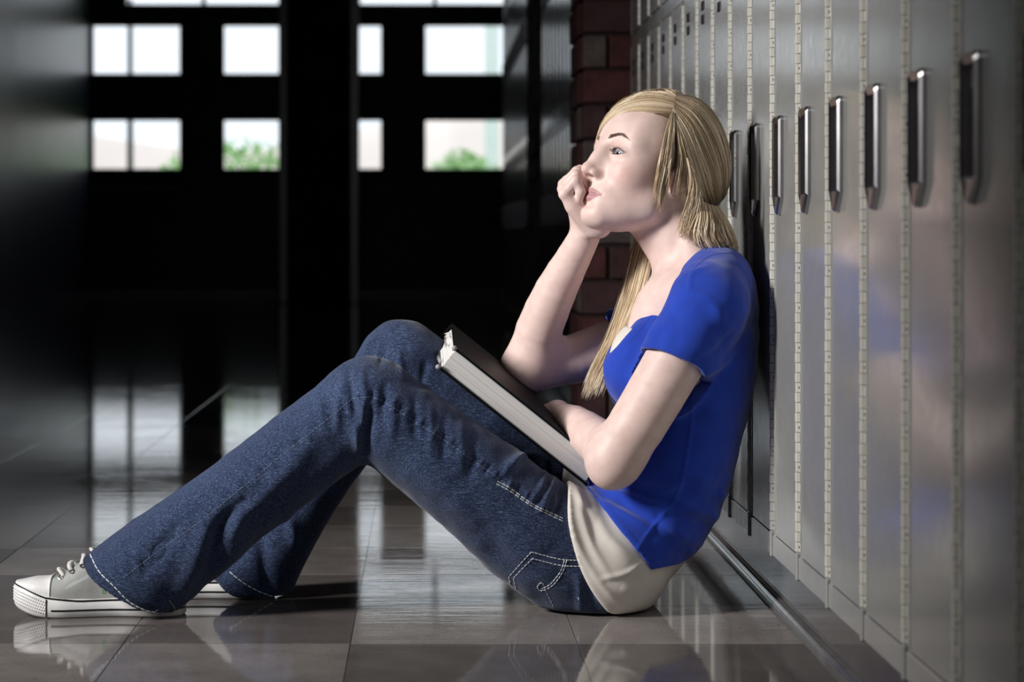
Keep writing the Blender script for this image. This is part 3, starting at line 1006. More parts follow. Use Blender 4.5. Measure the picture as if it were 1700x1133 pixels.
bvh_body = BVHTree.FromPolygons(BV.tolist(), BQ[(np.linalg.norm(toH(BV)[BQ[:, 0]] - np.array([.06, 0, .0]), axis=1) < .075)].tolist())
brow = MB()
for sgn in (1, -1):
    for k in range(120):
        t = RNG.uniform(0, 1)
        yy = .012 + .036 * t; zc = .0195 + .0065 * math.sin(math.pi * min(1, t * 1.25) * .6) - .006 * max(0, t - .6) / .4
        wd = .0028 * (1 - t) ** .6 + .0005
        zz = zc + RNG.uniform(-wd, wd)
        q0 = H(.14, sgn * yy, zz); d0 = HR @ np.array([-1., 0, 0])
        hit = bvh_body.ray_cast(Vector(q0), Vector(d0))
        if hit[0] is None: continue
        p0 = np.array(hit[0]); nr = np.array(hit[1])
        out = HR @ np.array([-.35, sgn * 1.0, .45 - .9 * t]); out /= np.linalg.norm(out)
        ln = RNG.uniform(.005, .008)
        brow.tube([p0, p0 + out * ln * .5 + nr * .0008, p0 + out * ln + nr * .0005], [.00024, .00022, .0001], 3, False)
brow.build('eyebrows', plain('brow_hair', (122, 98, 87), .55), person)['kind'] = 'stuff'
# ------------------------------------------------------------------ clothes
def cloth(name, rgb, var, weave, rough=.85, sheen=.25):
    n = N(name)
    geo = n.n('ShaderNodeNewGeometry')
    c = lin(rgb)
    f = n.noise(geo.outputs['Position'], 30, 5)
    n.l(n.ramp(f, [(.3, tuple(x * (1 - var) for x in c[:3])), (.7, tuple(min(1, x * (1 + var)) for x in c[:3]))]), n.b.inputs['Base Color'])
    f2 = n.noise(geo.outputs['Position'], weave, 2)
    n.bump(f2, .25, .0006)
    n.set(Roughness=rough, Sheen_Weight=sheen, Specular_IOR_Level=.2)
    return n.m
M_SHIRT = cloth('blue_jersey', (28, 62, 170), .10, 900)
M_TANK = cloth('off_white_jersey', (214, 208, 200), .06, 700)
M_THREAD = plain('white_thread', (206, 210, 216), .7)

nd = N('denim')
geo = nd.n('ShaderNodeNewGeometry'); 
at = nd.n('ShaderNodeAttribute', attribute_name='paint')
mp = nd.n('ShaderNodeMapping'); mp.inputs['Rotation'].default_value = (0, math.radians(38), 0); mp.inputs['Scale'].default_value = (.09, 1, 1)
nd.l(geo.outputs['Position'], mp.inputs['Vector'])
yarn = nd.noise(mp.outputs['Vector'], 900, 3, .7)          # slub along the leg
mp2 = nd.n('ShaderNodeMapping'); mp2.inputs['Rotation'].default_value = (0, math.radians(38), 0); mp2.inputs['Scale'].default_value = (1, 1, .25)
nd.l(geo.outputs['Position'], mp2.inputs['Vector'])
twill = nd.noise(mp2.outputs['Vector'], 1100, 2, .7)
big = nd.noise(geo.outputs['Position'], 14, 4)
fac = nd.math('ADD', nd.math('MULTIPLY', yarn, .55), nd.math('MULTIPLY', twill, .45))
dark = nd.ramp(fac, [(.36, lin((15, 21, 38))), (.52, lin((41, 55, 85))), (.68, lin((106, 123, 155)))])
fade = nd.ramp(big, [(.3, (.82, .82, .84)), (.7, (1.12, 1.12, 1.12))])
c_ = nd.mix(1.0, dark, fade, 'MULTIPLY')
c_ = nd.mix(1.0, c_, at.outputs['Color'], 'MULTIPLY')
nd.l(c_, nd.b.inputs['Base Color'])
nd.bump(fac, .35, .0012)
nd.set(Roughness=.85, Specular_IOR_Level=.15, Sheen_Weight=.15)
M_DENIM = nd.m

# --- jeans
jv = Vol((-.535, 3.185, -.004), (.42, 3.70, .47), .0023)
yq = np.array([0, 1., 0])
# pelvis and seat
jv.ell(P(986, 925, 3.43), (.090, .162, .104), k=.0)
jv.chain(pts((1000, 935, 3.35, .090), (950, 925, 3.345, .088), (876, 877, 3.335, .085), (803, 816, 3.325, .0785), (750, 776, 3.318, .0745), (665, 710, 3.312, .0715), (612, 674, 3.310, .0695)), .02, n=yq, q=1.0)
jv.chain(pts((1000, 880, 3.52, .086), (900, 800, 3.525, .080), (800, 715, 3.525, .074), (720, 650, 3.52, .070), (668, 606, 3.515, .0665)), .02)
# near shin, flaring to the hem
jv.chain(pts((612, 674, 3.310, .0695), (578, 696, 3.310, .0665), (500, 752, 3.308, .0650), (412, 820, 3.306, .0645), (335, 878, 3.304, .0670), (270, 928, 3.304, .0715), (215, 975, 3.304, .076), (170, 1020, 3.304, .080)), .016, n=yq, q=1.18)
# far shin
jv.chain(pts((668, 606, 3.515, .0665), (628, 655, 3.51, .060), (560, 740, 3.50, .055), (500, 828, 3.49, .054), (458, 895, 3.485, .058), (425, 950, 3.48, .063), (405, 990, 3.48, .066)), .016, n=yq, q=1.15)
# hollow of the knee stays crisp
def plane_px(a, b, ya, yb, tilt):
    """plane through two photo points, leaning sideways by tilt"""
    A, B = P(*a, ya), P(*b, yb)
    d = B - A
    n = np.cross(d, np.array([0, 1., tilt])); return A, n / np.linalg.norm(n)
def cut_region(v, lo, hi, p0, nrm, k=.002):
    sl, X, Y, Z = v.blk(lo, hi)
    d = (X - p0[0]) * f4(nrm[0]) + (Y - p0[1]) * f4(nrm[1]) + (Z - p0[2]) * f4(nrm[2])
    v.put(sl, d, k, 'i')
# hems: cut each trouser leg, then hollow it around the shoe
A_, n_ = plane_px((143, 926), (318, 1030), 3.304, 3.304, .30)
if n_[0] > 0: n_ = -n_
NEARHEM = (A_, n_)
ynear = (3.19, 3.405)
cut_region(jv, (-.535, 3.185, -.01), (-.20, 3.402, .30), A_, n_)
B_, m_ = plane_px((369, 946), (466, 1004), 3.48, 3.48, .42)
if m_[0] > 0: m_ = -m_
cut_region(jv, (-.40, 3.41, -.01), (-.08, 3.66, .22), B_, m_)
for ax in (pts((170, 1020, 3.304, .074), (270, 928, 3.304, .066), (335, 878, 3.304, .055)), pts((405, 990, 3.48, .060), (440, 925, 3.483, .054), (475, 870, 3.487, .044))):
    jv.chain([(a, r) for a, r in ax], .004, 's', n=yq, q=1.2)
# waist: opened under the shirts
jv.half(P(1050, 800, 3.43), np.array([.62, 0, .78]), .01)
# floor
sl, X, Y, Z = jv.blk(jv.lo, jv.lo + jv.h * jv.n)
jv.put(sl, f4(.0022) - Z + 0 * X + 0 * Y, .010, 'i')
JV, JQ = jv.mesh()
JV = relax(JV, JQ, 3)
Jn = vnormals(JV, JQ)
kn = []
# knee whiskers, thigh drag lines, shin waves, hip creases
for a, b, w, h in (((566, 640), (560, 712), 7, 2.2), ((578, 615), (590, 700), 6, -2.6), ((602, 612), (604, 720), 6, 2.2), ((615, 680), (603, 760), 8, -4), ((590, 700), (598, 752), 8, 3),
                   ((532, 655), (536, 700), 7, 1.6), ((640, 640), (632, 700), 7, -1.6), ((655, 660), (650, 730), 8, 1.6), ((690, 660), (688, 730), 7, -1.4), ((715, 675), (716, 750), 7, 1.3),
                   ((740, 690), (735, 770), 7, -1.3), ((765, 705), (764, 780), 8, 1.4), ((790, 722), (780, 800), 7, -1.2)):
    kn.append(([a, b], w, h))
kn += [([(835, 790), (850, 768), (880, 755), (905, 765)], 6, 2.6), ([(868, 775), (880, 765), (900, 778), (890, 820)], 5, -2.2), ([(905, 770), (900, 800), (880, 840)], 6, 2.6), ([(925, 785), (912, 815), (895, 850)], 5, 2.4),
       ([(915, 778), (905, 808)], 4, -2.2), ([(935, 800), (925, 850)], 5, -2), ([(860, 750), (850, 790)], 6, 1.8),
       ([(470, 790), (400, 850), (385, 900)], 14, 4), ([(440, 810), (372, 868), (350, 930)], 12, -5), ([(350, 860), (320, 940), (300, 990)], 16, 4), ([(290, 880), (240, 950)], 12, -2.5), ([(400, 900), (350, 960)], 12, 3),
       ([(520, 720), (470, 800)], 18, 2), ([(700, 780), (800, 880)], 22, 2), ([(790, 860), (850, 950)], 18, -2), ([(905, 930), (990, 1005)], 12, -2), ([(960, 960), (965, 1010)], 6, 2.2), ([(978, 955), (985, 1010)], 6, -2),
       ([(618, 560), (606, 590)], 6, 2), ([(640, 570), (632, 605)], 6, -2), ([(660, 580), (668, 625)], 6, 2), ([(700, 640), (708, 600)], 7, -1.5), ([(430, 880), (440, 940), (452, 985)], 12, -4), ([(480, 860), (490, 910)], 10, 3)]
# puckers beside the outseam
seam_t = [(586, 662), (625, 662), (680, 695), (740, 733), (800, 775), (860, 818), (935, 862)]
seam_s = [(586, 662), (540, 700), (470, 755), (400, 812), (330, 868), (260, 918), (205, 960)]
for line, off in ((seam_t, 1), (seam_s, 1)):
    q = spline(line, 30)
    for k in range(1, 29):
        t = q[k + 1] - q[k - 1]; t = t / np.linalg.norm(t); nn = np.array([-t[1], t[0]])
        kn.append(([q[k] - nn * random.uniform(8, 14), q[k] + nn * random.uniform(3, 10)], 3.6, random.uniform(.5, 1.3) * (1 if k % 2 else -1)))
JV = folds(JV, Jn, kn, True, 2.3)
Jn = vnormals(JV, JQ)
# low-frequency rumple
r3 = lambda V, a, s: np.sin(V[:, 0] * a + s) * np.sin(V[:, 1] * a * 1.3 + s * 2) * np.sin(V[:, 2] * a * .9 + s * 3)
JV = JV + Jn * (.0014 * r3(JV, 55, 1.0) + .0009 * r3(JV, 110, 2.2))[:, None]
JV[:, 2] = np.maximum(JV[:, 2], .0018)
# wear: paler on thigh and knee, dark raw hem fold
px, py = to_px(JV)
wear = np.ones((len(JV), 3))
g = np.exp(-(((px - 700) / 190) ** 2 + ((py - 690) / 110) ** 2)) * .22 + np.exp(-(((px - 370) / 120) ** 2 + ((py - 830) / 60) ** 2)) * .10
wear += g[:, None]
for a, n__, lo_, hi_ in ((A_, n_, -.6, -.2), (B_, m_, -.40, -.08)):
    dd = -((JV - a) @ n__)
    m = (dd < .013) & (dd > -.02) & (JV[:, 2] < .16) & (JV[:, 0] < (-.2 if a is A_ else -.08)) & (JV[:, 1] < (3.402 if a is A_ else 3.7))
    wear[m] *= .72
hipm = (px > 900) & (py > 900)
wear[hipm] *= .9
jeans = mesh_from('jeans', JV, JQ, M_DENIM, person, wear)
bvh_j = BVHTree.FromPolygons(JV.tolist(), JQ.tolist())

def on_surface(bvh, px, py, lift=.0006):
    o = Vector((0, 0, EYE)); d = (Vector(P(px, py, 3.0)) - o).normalized()
    h = bvh.ray_cast(o, d)
    if h[0] is None: return None
    n = h[1] if h[1].dot(d) < 0 else -h[1]
    return np.array(h[0] + n * lift)
def stitches(mb, bvh, line, step, on, r, n=None):
    L_ = sum(math.dist(a, b) for a, b in zip(line[:-1], line[1:]))
    q = spline(line, max(8, int(L_ / 1.0))) if len(line) > 2 else np.linspace(line[0], line[1], max(4, int(L_)))
    s = 0; i = 0
    while i < len(q) - 2:
        j = i
        acc = 0
        while j < len(q) - 1 and acc < on: acc += math.dist(q[j], q[j + 1]); j += 1
        ps = [on_surface(bvh, *q[k], lift=r * (.4 if k in (i, j) else .9)) for k in sorted({i, (i + j) // 2, j})]
        if all(p is not None for p in ps) and len(ps) > 1 and all(np.linalg.norm(a - b) < .02 for a, b in zip(ps[:-1], ps[1:])):
            mb.tube(ps, r, 4)
        acc = 0
        while j < len(q) - 1 and acc < step - on: acc += math.dist(q[j], q[j + 1]); j += 1
        i = max(j, i + 1)
st = MB()
M_FADED = plain('faded_thread', (112, 126, 152), .8)
stitches(st, bvh_j, [(826, 800), (845, 810), (880, 835), (905, 848), (935, 862)], 8, 6.4, .0008)
stitches(st, bvh_j, [(824, 804), (845, 815), (880, 839), (905, 852), (934, 866)], 8, 6.4, .0008)
pk = [(962, 946), (930, 943), (880, 917), (862, 936), (845, 958), (850, 980), (866, 1000), (900, 1012), (940, 1016)]
def offs(line, d):
    c = np.mean(np.array(line, float), 0)
    return [tuple(np.array(p) + (c - np.array(p)) / np.linalg.norm(c - np.array(p)) * d) for p in line]
for l_ in ([(962, 931), (930, 929), (882, 917)], [(964, 941), (930, 939), (884, 928)], [(882, 917), (862, 939), (845, 958)], [(885, 927), (868, 944), (853, 960)],
           [(845, 958), (850, 980), (866, 1000), (895, 1013)], [(853, 961), (858, 980), (872, 997), (900, 1010)],
           [(941, 931), (934, 950), (918, 972), (900, 981), (892, 975), (900, 968), (908, 985), (922, 1014)], [(937, 931), (930, 950), (914, 970), (900, 978)], [(960, 992), (962, 1000)]):
    stitches(st, bvh_j, l_, 5.6, 4.4, .00065)
stitches(st, bvh_j, [(150, 921), (165, 950), (190, 975), (215, 1000), (240, 1013), (262, 1018)], 8.5, 7.0, .00095)
stitches(st, bvh_j, [(376, 944), (388, 956), (410, 972), (435, 985), (458, 992)], 8, 6.6, .0009)
st.build('stitching', M_THREAD, jeans)['kind'] = 'stuff'
st2 = MB()
stitches(st2, bvh_j, seam_t[:-1], 5, 3.6, .00045)
stitches(st2, bvh_j, seam_s, 5, 3.6, .00042)
st2.build('outseam', M_FADED, jeans)['kind'] = 'stuff'
# frayed back edge of the near hem
fr = MB()
for k in range(46):
    x = random.uniform(255, 306); y = random.uniform(1014, 1024)
    p = on_surface(bvh_j, x, y, .0)
    if p is None: continue
    q = [p]
    for j in range(3): q.append(q[-1] + np.array([random.uniform(-.004, .004), random.uniform(-.003, .001), random.uniform(-.002, .0025)]))
    for v in q: v[2] = max(v[2], .001)
    fr.tube(q, [.0006, .0006, .0005, .0003], 4)
for line in ([(285, 1002), (290, 1008), (287, 1014), (279, 1017), (272, 1024), (266, 1027)], [(281, 997), (286, 1003), (288, 1010)]):
    q = [on_surface(bvh_j, a, b, .002) for a, b in line]
    q = [v for v in q if v is not None]
    if len(q) > 2: fr.tube(spline(q, 12), .0007, 5)
fr.build('frayed_hem', plain('frayed_thread', (120, 128, 142), .9), jeans)['kind'] = 'stuff'

# --- tank top (shows at neckline and below the t-shirt)
tv = Vol((.13, 3.18, .0), (.51, 3.68, .47), .003)
SH = pts((1176, 520, CY, .0745), (1160, 600, CY, .0880), (1143, 690, CY, .0850), (1122, 770, CY, .0865), (1084, 840, CY, .091), (1030, 900, CY, .093))
tv.chain([(a, r - .003) for a, r in SH], .03, n=ydir, q=.62)
tv.ell(P(988, 930, 3.43), (.095, .168, .107), k=.03)
tv.chain(pts((1000, 933, 3.35, .0950), (950, 922, 3.345, .0930), (880, 877, 3.335, .0900)), .02)
tv.chain(pts((1000, 878, 3.52, .0895), (900, 798, 3.525, .0835)), .02)
# hem line sweeping from the lap round under the seat
hem = [(930, 790), (936, 850), (952, 905), (985, 965), (1036, 1016), (1060, 1030)]
p0, n0 = plane_px((929, 780), (1040, 1022), 3.40, 3.40, -.02)
if n0[0] > 0: n0 = -n0
bot = P(1000, 955, 3.30)
# rounded lower hem: scoop a cylinder from the lap side
sl, X, Y, Z = tv.blk(tv.lo, tv.lo + tv.h * tv.n)
cc = P(1180, 830, 3.40); ccr = 245 * 3.40 / FPX
tv.put(sl, np.sqrt((X - f4(cc[0])) ** 2 + (Z - f4(cc[2])) ** 2) + 0 * Y - f4(ccr), .003, 'i')
tv.put(sl, f4(.0026) - Z + 0 * X + 0 * Y, .008, 'i')
tv.half(P(1150, 640, 3.43), np.array([.1, 0, 1.0]), .01)
TV, TQ = tv.mesh(); TV = relax(TV, TQ, 3); Tn = vnormals(TV, TQ)
TV = folds(TV, Tn, [([(941, 800), (945, 860), (962, 912), (998, 970), (1034, 1010)], 5, 1.8), ([(960, 803), (964, 850), (982, 905), (1012, 955)], 6, 2.6), ([(975, 815), (1000, 880), (1040, 930)], 11, 3), ([(950, 800), (960, 830), (985, 860)], 5, 2.2),
                        ([(1000, 962), (1040, 952), (1068, 932)], 4, 2.2), ([(1030, 975), (1055, 985)], 8, 2), ([(1010, 900), (1060, 935)], 10, 2)])
TV[:, 2] = np.maximum(TV[:, 2], .0022)
tank = mesh_from('undershirt', TV, TQ, M_TANK, person)
tank['label'] = 'off-white undershirt hem showing below the blue shirt'

# --- t-shirt
sv = Vol((.10, 3.17, .07), (.512, 3.70, .60), .0026)
sv.chain(SH, .03, n=ydir, q=.60)
sv.cap(P(1176, 496, 3.295), P(1176, 496, 3.565), .0475, .0475, .045)
sv.cap(P(1192, 455, 3.37), P(1192, 455, 3.49), .037, .037, .04)
sv.cap(P(1188, 470, 3.33), P(1188, 470, 3.53), .036, .036, .04)
sv.ell(P(1062, 618, 3.375), (.054, .056, .058), k=.045)                         # bust
sv.ell(P(1062, 618, 3.485), (.054, .056, .058), k=.06)
sv.cap(P(1112, 545, 3.40), P(1112, 545, 3.46), .048, .048, .04)
sv.chain(pts((1000, 930, 3.35, .0985), (950, 919, 3.345, .0965), (890, 880, 3.335, .0930)), .02)
sv.chain(pts((1000, 876, 3.52, .0925), (900, 796, 3.525, .0865)), .02)
sv.ell(P(990, 925, 3.43), (.099, .172, .111), k=.03)
sv.cap(P(1066, 590, 3.37), P(1066, 590, 3.49), .0455, .0455, .03)
# sleeves
sv.chain([(P(1176, 508, 3.285), .054), (P(1135, 575, 3.275), .0535), (P(1098, 640, 3.268), .0530)], .025)
sv.chain([(P(1140, 515, 3.585), .052), (P(1060, 552, 3.585), .050), (P(1000, 572, 3.58), .048)], .025)
sl_p, sl_n = plane_px((1055, 574), (1168, 626), 3.27, 3.27, -.25)
if sl_n[2] > 0: sl_n = -sl_n
def cut_local(v, lo, hi, p0, nrm):
    cut_region(v, lo, hi, p0, nrm, .0015)
# remove the sleeve tube past the cuff: subtract a capsule following the arm, bounded by the cuff plane
def sub_beyond(v, a, b, r, p0, nrm):
    m = r + .02
    sl, X, Y, Z = v.blk(np.minimum(a, b) - m, np.maximum(a, b) + m)
    d = np.maximum(d_cap(X, Y, Z, np.asarray(a), np.asarray(b), r, r), -((X - f4(p0[0])) * f4(nrm[0]) + (Y - f4(p0[1])) * f4(nrm[1]) + (Z - f4(p0[2])) * f4(nrm[2])))
    v.put(sl, d, .001, 's')
sub_beyond(sv, P(1125, 600, 3.255), P(1058, 705, 3.23), .066, sl_p, sl_n)
fp, fn = P(1012, 540, 3.58), np.array([-1, 0, -.35]); fn = fn / np.linalg.norm(fn)
sub_beyond(sv, P(1020, 565, 3.585), P(940, 600, 3.58), .07, fp, fn)
# hollow inside the near cuff so the cloth stands off the arm
sv.chain([(P(1116, 607, 3.275), .0470), (P(1058, 705, 3.265), .0450)], .006, 's')
# neckline scoop
ncut = Vol.cap
na, nb_ = P(1110, 466, 3.38), P(1018, 580, 3.38)
nl = np.array([-(nb_ - na)[2], 0, (nb_ - na)[0]]); nl /= np.linalg.norm(nl)
nl = -nl if nl[2] > 0 else nl                                        # points down and right, into the cloth
sl, X, Y, Z = sv.blk(sv.lo, sv.lo + sv.h * sv.n)
dpr = (X - f4(na[0])) * f4(nl[0]) + (Z - f4(na[2])) * f4(nl[2]) + 0 * Y + (Y - f4(3.43)) ** 2 * f4(.25)
dpr = np.maximum(dpr, np.abs(Y - f4(3.43)) - f4(.128))
sv.put(sl, np.maximum(dpr, X - f4(P(1112, 450, 3.43)[0])), .004, 's')
sv.cap(P(1150, 408, 3.43), P(1098, 455, 3.43), .046, .052, .006, 's', n=ydir, q=.85)
# hem
hp0, hn0 = plane_px((966, 800), (1103, 972), 3.30, 3.30, -.02)
if hn0[0] > 0: hn0 = -hn0
sv.half(hp0, hn0, .003)
SV, SQ = sv.mesh(); SV = relax(SV, SQ, 3); Sn = vnormals(SV, SQ)
sf = [([(1000, 815), (1060, 830), (1110, 850)], 7, 3), ([(990, 818), (1050, 845), (1090, 870)], 6, -3), ([(1010, 840), (1050, 862), (1080, 880)], 6, 2.5), ([(1070, 830), (1090, 850), (1095, 868)], 6, -3), ([(1040, 800), (1100, 815), (1130, 800)], 9, 3.5),
      ([(1050, 812), (1105, 828), (1150, 815)], 8, -3), ([(1100, 770), (1140, 790), (1190, 800)], 9, 2), ([(1110, 800), (1160, 830), (1195, 826)], 8, -2.6), ([(1120, 830), (1160, 850), (1188, 850)], 7, 3.4), ([(1110, 850), (1150, 870), (1180, 872)], 7, -3),
      ([(1100, 870), (1140, 895), (1165, 905)], 7, 3), ([(1090, 890), (1130, 920), (1150, 930)], 7, -2.6), ([(1190, 822), (1202, 822)], 7, 4), ([(1176, 858), (1188, 860)], 7, 4), ([(1140, 915), (1152, 915)], 7, 3),
      ([(1160, 600), (1195, 580), (1215, 555)], 7, -3.5), ([(1150, 625), (1190, 610), (1220, 580)], 7, 3), ([(1165, 520), (1195, 560), (1205, 590)], 10, -2.5), ([(1135, 480), (1180, 500), (1208, 545)], 9, 2), ([(1090, 520), (1075, 580)], 10, 1.6), ([(1125, 520), (1120, 585)], 12, -1.4),
      ([(1150, 650), (1200, 690), (1230, 700)], 14, 2), ([(1140, 700), (1200, 730)], 12, -2), ([(1145, 480), (1150, 455), (1180, 440)], 5, 1.6),
      ([(1152, 640), (1148, 700), (1135, 780), (1120, 830), (1080, 880), (1050, 925)], 3.0, 1.3)]
SV = folds(SV, Sn, sf, True, 2.0, .45); Sn = vnormals(SV, SQ)
SV = SV + Sn * (.0010 * r3(SV, 60, .4) + .0006 * r3(SV, 130, 1.4))[:, None]
SV[:, 0] = np.minimum(SV[:, 0], .5045)
shirt = mesh_from('t_shirt', SV, SQ, M_SHIRT, person)
bvh_s = BVHTree.FromPolygons(SV.tolist(), SQ.tolist())
ss = MB()
M_BTHREAD = plain('blue_thread', (40, 74, 190), .8)
stitches(ss, bvh_s, [(1059, 568), (1090, 577), (1130, 596), (1163, 614)], 3, 2.2, .0004)
stitches(ss, bvh_s, [(1215, 420), (1180, 425), (1150, 448), (1120, 475), (1094, 508), (1066, 545), (1040, 572)], 3, 2.2, .0004)
stitches(ss, bvh_s, [(975, 798), (1020, 852), (1060, 903), (1104, 952)], 3, 2.2, .0004)
ss.build('seam_stitching', M_BTHREAD, shirt)['kind'] = 'stuff'
# white band of the undershirt inside the neckline
nv = Vol((.17, 3.25, .33), (.42, 3.60, .50), .0026)
nv.chain([(a, r - .006) for a, r in SH], .03, n=ydir, q=.60)
nv.ell(P(1066, 618, 3.375), (.046, .046, .048), k=.035); nv.ell(P(1066, 618, 3.485), (.046, .046, .048), k=.035)
nv.cap(P(1112, 545, 3.38), P(1112, 545, 3.48), .046, .046, .04)
nv.cap(P(1064, 584, 3.37), P(1064, 584, 3.49), .041, .041, .03)
nv.half(P(1036, 540, 3.43), np.array([.25, 0, 1.0]), .002)
nv.half(P(1120, 600, 3.43), np.array([1.0, 0, 0]), .002)
NV, NQ = nv.mesh(); NV = relax(NV, NQ, 2)
mesh_from('undershirt_neckline', NV, NQ, M_TANK, person)
# ------------------------------------------------------------------ hair
HC0 = np.array([-.024, 0, .030]); HRAD = np.array([.113, .090, .100])
def shell_local(px, py):
    px, py = np.broadcast_arrays(np.asarray(px, float), np.asarray(py, float))
    o = np.array([0, 0, EYE]); d = np.stack([(px - VX) / FPX, np.ones_like(px), -(py - VY) / FPX], -1)
    lo = ((o - HC) @ HR / HS - HC0) / HRAD; ld = (d @ HR / HS) / HRAD
    a, b, c = (ld * ld).sum(-1), ld @ lo, lo @ lo - 1
    t = (-b - np.sqrt(np.maximum(b * b - a * c, 0))) / a
    p = lo + t[..., None] * ld
    return p / np.linalg.norm(p, axis=-1, keepdims=True)
def shell(px, py, off=0.0):
    u = shell_local(px, py)
    return HC + ((HC0 + u * (HRAD + off)) * HS) @ HR.T

class Hair:
    def __init__(s): s.V, s.Q, s.C, s.n = [], [], [], 0
    def strand(s, p, r, shade):
        p = np.asarray(p); n = len(p); k = 4
        t = np.gradient(p, axis=0); t /= np.linalg.norm(t, axis=1, keepdims=True) + 1e-12
        a = np.cross(t, np.array([.3, -1., .2])); a /= np.linalg.norm(a, axis=1, keepdims=True) + 1e-12
        b = np.cross(t, a)
        ang = np.arange(k) * 2 * math.pi / k
        ring = p[:, None, :] + r[:, None, None] * (np.cos(ang)[None, :, None] * a[:, None] + np.sin(ang)[None, :, None] * b[:, None])
        s.V.append(ring.reshape(-1, 3))
        i = np.arange(n - 1)[:, None] * k + np.arange(k)[None]; j = np.arange(n - 1)[:, None] * k + (np.arange(k)[None] + 1) % k
        s.Q.append(np.stack([i, j, j + k, i + k], -1).reshape(-1, 4) + s.n)
        col = np.repeat(shade, k, axis=0)
        s.C.append(col); s.n += n * k
    def sheet(s, guides, n, samp=18, r=.0006, fn=None, lift=(0, .004), wob=.0012, root=.0, tipcut=.12, clump=7, dark=.0, taper=.35, spread=.6, conv=.55):
        """strands between successive guides; guides are spline control points"""
        G = [spline(g, samp) for g in guides]; GA = np.array(G)
        n = int(n * 1.7); r = r * .74
        cl = RNG.uniform(0, 1, max(2, n // clump)); ct = RNG.uniform(-.34, .34, len(cl)); cd = RNG.normal(0, .0016, (len(cl), 3)); cc = RNG.uniform(0, tipcut, len(cl))
        for k in range(n):
            c = RNG.integers(len(cl))
            end = 1 - cc[c] - RNG.uniform(0, tipcut * .35)
            tt = np.linspace(0, end, samp)
            du = RNG.normal(0, spread / len(cl) + .004)
            uu = np.clip(cl[c] + du * (1 - conv * tt ** 1.5), 0, 1) * (len(G) - 1)
            i = np.minimum(uu.astype(int), len(G) - 2); w = (uu - i)[:, None]
            idx = tt * (samp - 1); lo = np.minimum(idx.astype(int), samp - 2); fr_ = (idx - lo)[:, None]
            q = (GA[i, lo] * (1 - fr_) + GA[i, lo + 1] * fr_) * (1 - w) + (GA[i + 1, lo] * (1 - fr_) + GA[i + 1, lo + 1] * fr_) * w
            lf = RNG.uniform(*lift)
            if fn is not None:
                p = fn(q[:, 0], q[:, 1], lf)
            else:
                p = q + np.array([0, -1, 0]) * lf
            ph = RNG.uniform(0, 6.28, 3); tq = np.linspace(0, 1, samp)
            amp = wob * (tq ** .8)
            p = p + np.stack([np.sin(tq * 5 + ph[j]) * amp for j in range(3)], 1) + cd[c] * (tq ** 1.2)[:, None] * (1 if fn is None else .5)
            rad = r * RNG.uniform(.7, 1.25) * np.clip(np.minimum(1, (1 - tq) * 4 + .15), taper * .4, 1)
            base = np.clip(.56 + ct[c] + RNG.normal(0, .10) - dark, 0, 1)
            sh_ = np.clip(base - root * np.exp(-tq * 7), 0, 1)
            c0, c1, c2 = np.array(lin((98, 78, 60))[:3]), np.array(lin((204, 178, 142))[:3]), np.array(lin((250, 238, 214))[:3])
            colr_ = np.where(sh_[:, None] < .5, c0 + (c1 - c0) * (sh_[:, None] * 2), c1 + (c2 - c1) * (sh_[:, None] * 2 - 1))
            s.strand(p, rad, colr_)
    def build(s, name, parent):
        return mesh_from(name, np.concatenate(s.V), np.concatenate(s.Q), M_HAIR, parent, np.concatenate(s.C))

nh = N('blonde_hair')
at = nh.n('ShaderNodeAttribute', attribute_name='paint')
nh.l(at.outputs['Color'], nh.b.inputs['Base Color'])
nh.set(Roughness=.26, Specular_IOR_Level=.7, Sheen_Weight=.1)
M_HAIR = nh.m

# cap close to the skull that the strands lie on
cv = Vol(HC - .15, HC + .15, .0025)
sl, X, Y, Z = cv.blk(cv.lo, cv.lo + cv.h * cv.n)
_x, _y, _z = X - f4(HC[0]), Y - f4(HC[1]), Z - f4(HC[2])
hx, hy, hz_ = [(_x * f4(HR[0, i]) + _y * f4(HR[1, i]) + _z * f4(HR[2, i])) / f4(HS) for i in range(3)]
dcap = d_ell(hx, hy, hz_, HC0, HRAD - .0045)
face_cut = np.maximum(f4(.020) - hx - np.minimum(0, hz_ + f4(.01)) * f4(.6), hz_ - f4(.066) - np.maximum(0, f4(.05) - hx) * f4(.15))
dcap = -smin(-dcap, face_cut, .004)
dcap = np.maximum(dcap, f4(-.050) - hz_ + np.maximum(hx + f4(.05), 0) * f4(.6))
ear_cut = d_ell(hx, np.abs(hy), hz_, np.array([-.014, .085, -.028]), (.026, .03, .034))
dcap = -smin(-dcap, ear_cut, .004)
cv.put(sl, dcap, 0)
CV, CQ = cv.mesh(); CV = relax(CV, CQ, 2)
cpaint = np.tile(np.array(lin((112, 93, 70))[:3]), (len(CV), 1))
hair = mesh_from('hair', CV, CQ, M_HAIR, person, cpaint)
hair['label'] = 'ash-blonde hair swept from a side part and tied back'

h = Hair()
# fringe swept from the part over the forehead to the far temple
h.sheet([[(1131, 163), (1080, 149), (1030, 163), (1002, 190), (989, 218), (984, 246)],
         [(1128, 170), (1080, 160), (1034, 170), (1006, 194), (991, 221), (985, 247)],
         [(1124, 178), (1080, 171), (1040, 177), (1010, 198), (994, 222), (986, 248)],
         [(1119, 187), (1082, 184), (1048, 184), (1016, 197), (998, 218), (988, 244)]], 620, fn=shell, lift=(-.0055, .0015), root=.32, wob=.0006, r=.0007)
# crown, over the top and far side
h.sheet([[(1126, 163), (1110, 152), (1085, 150), (1050, 158)], [(1128, 160), (1135, 153), (1125, 150), (1100, 149)]], 120, fn=shell, lift=(-.003, .002), root=.3, wob=.0006)
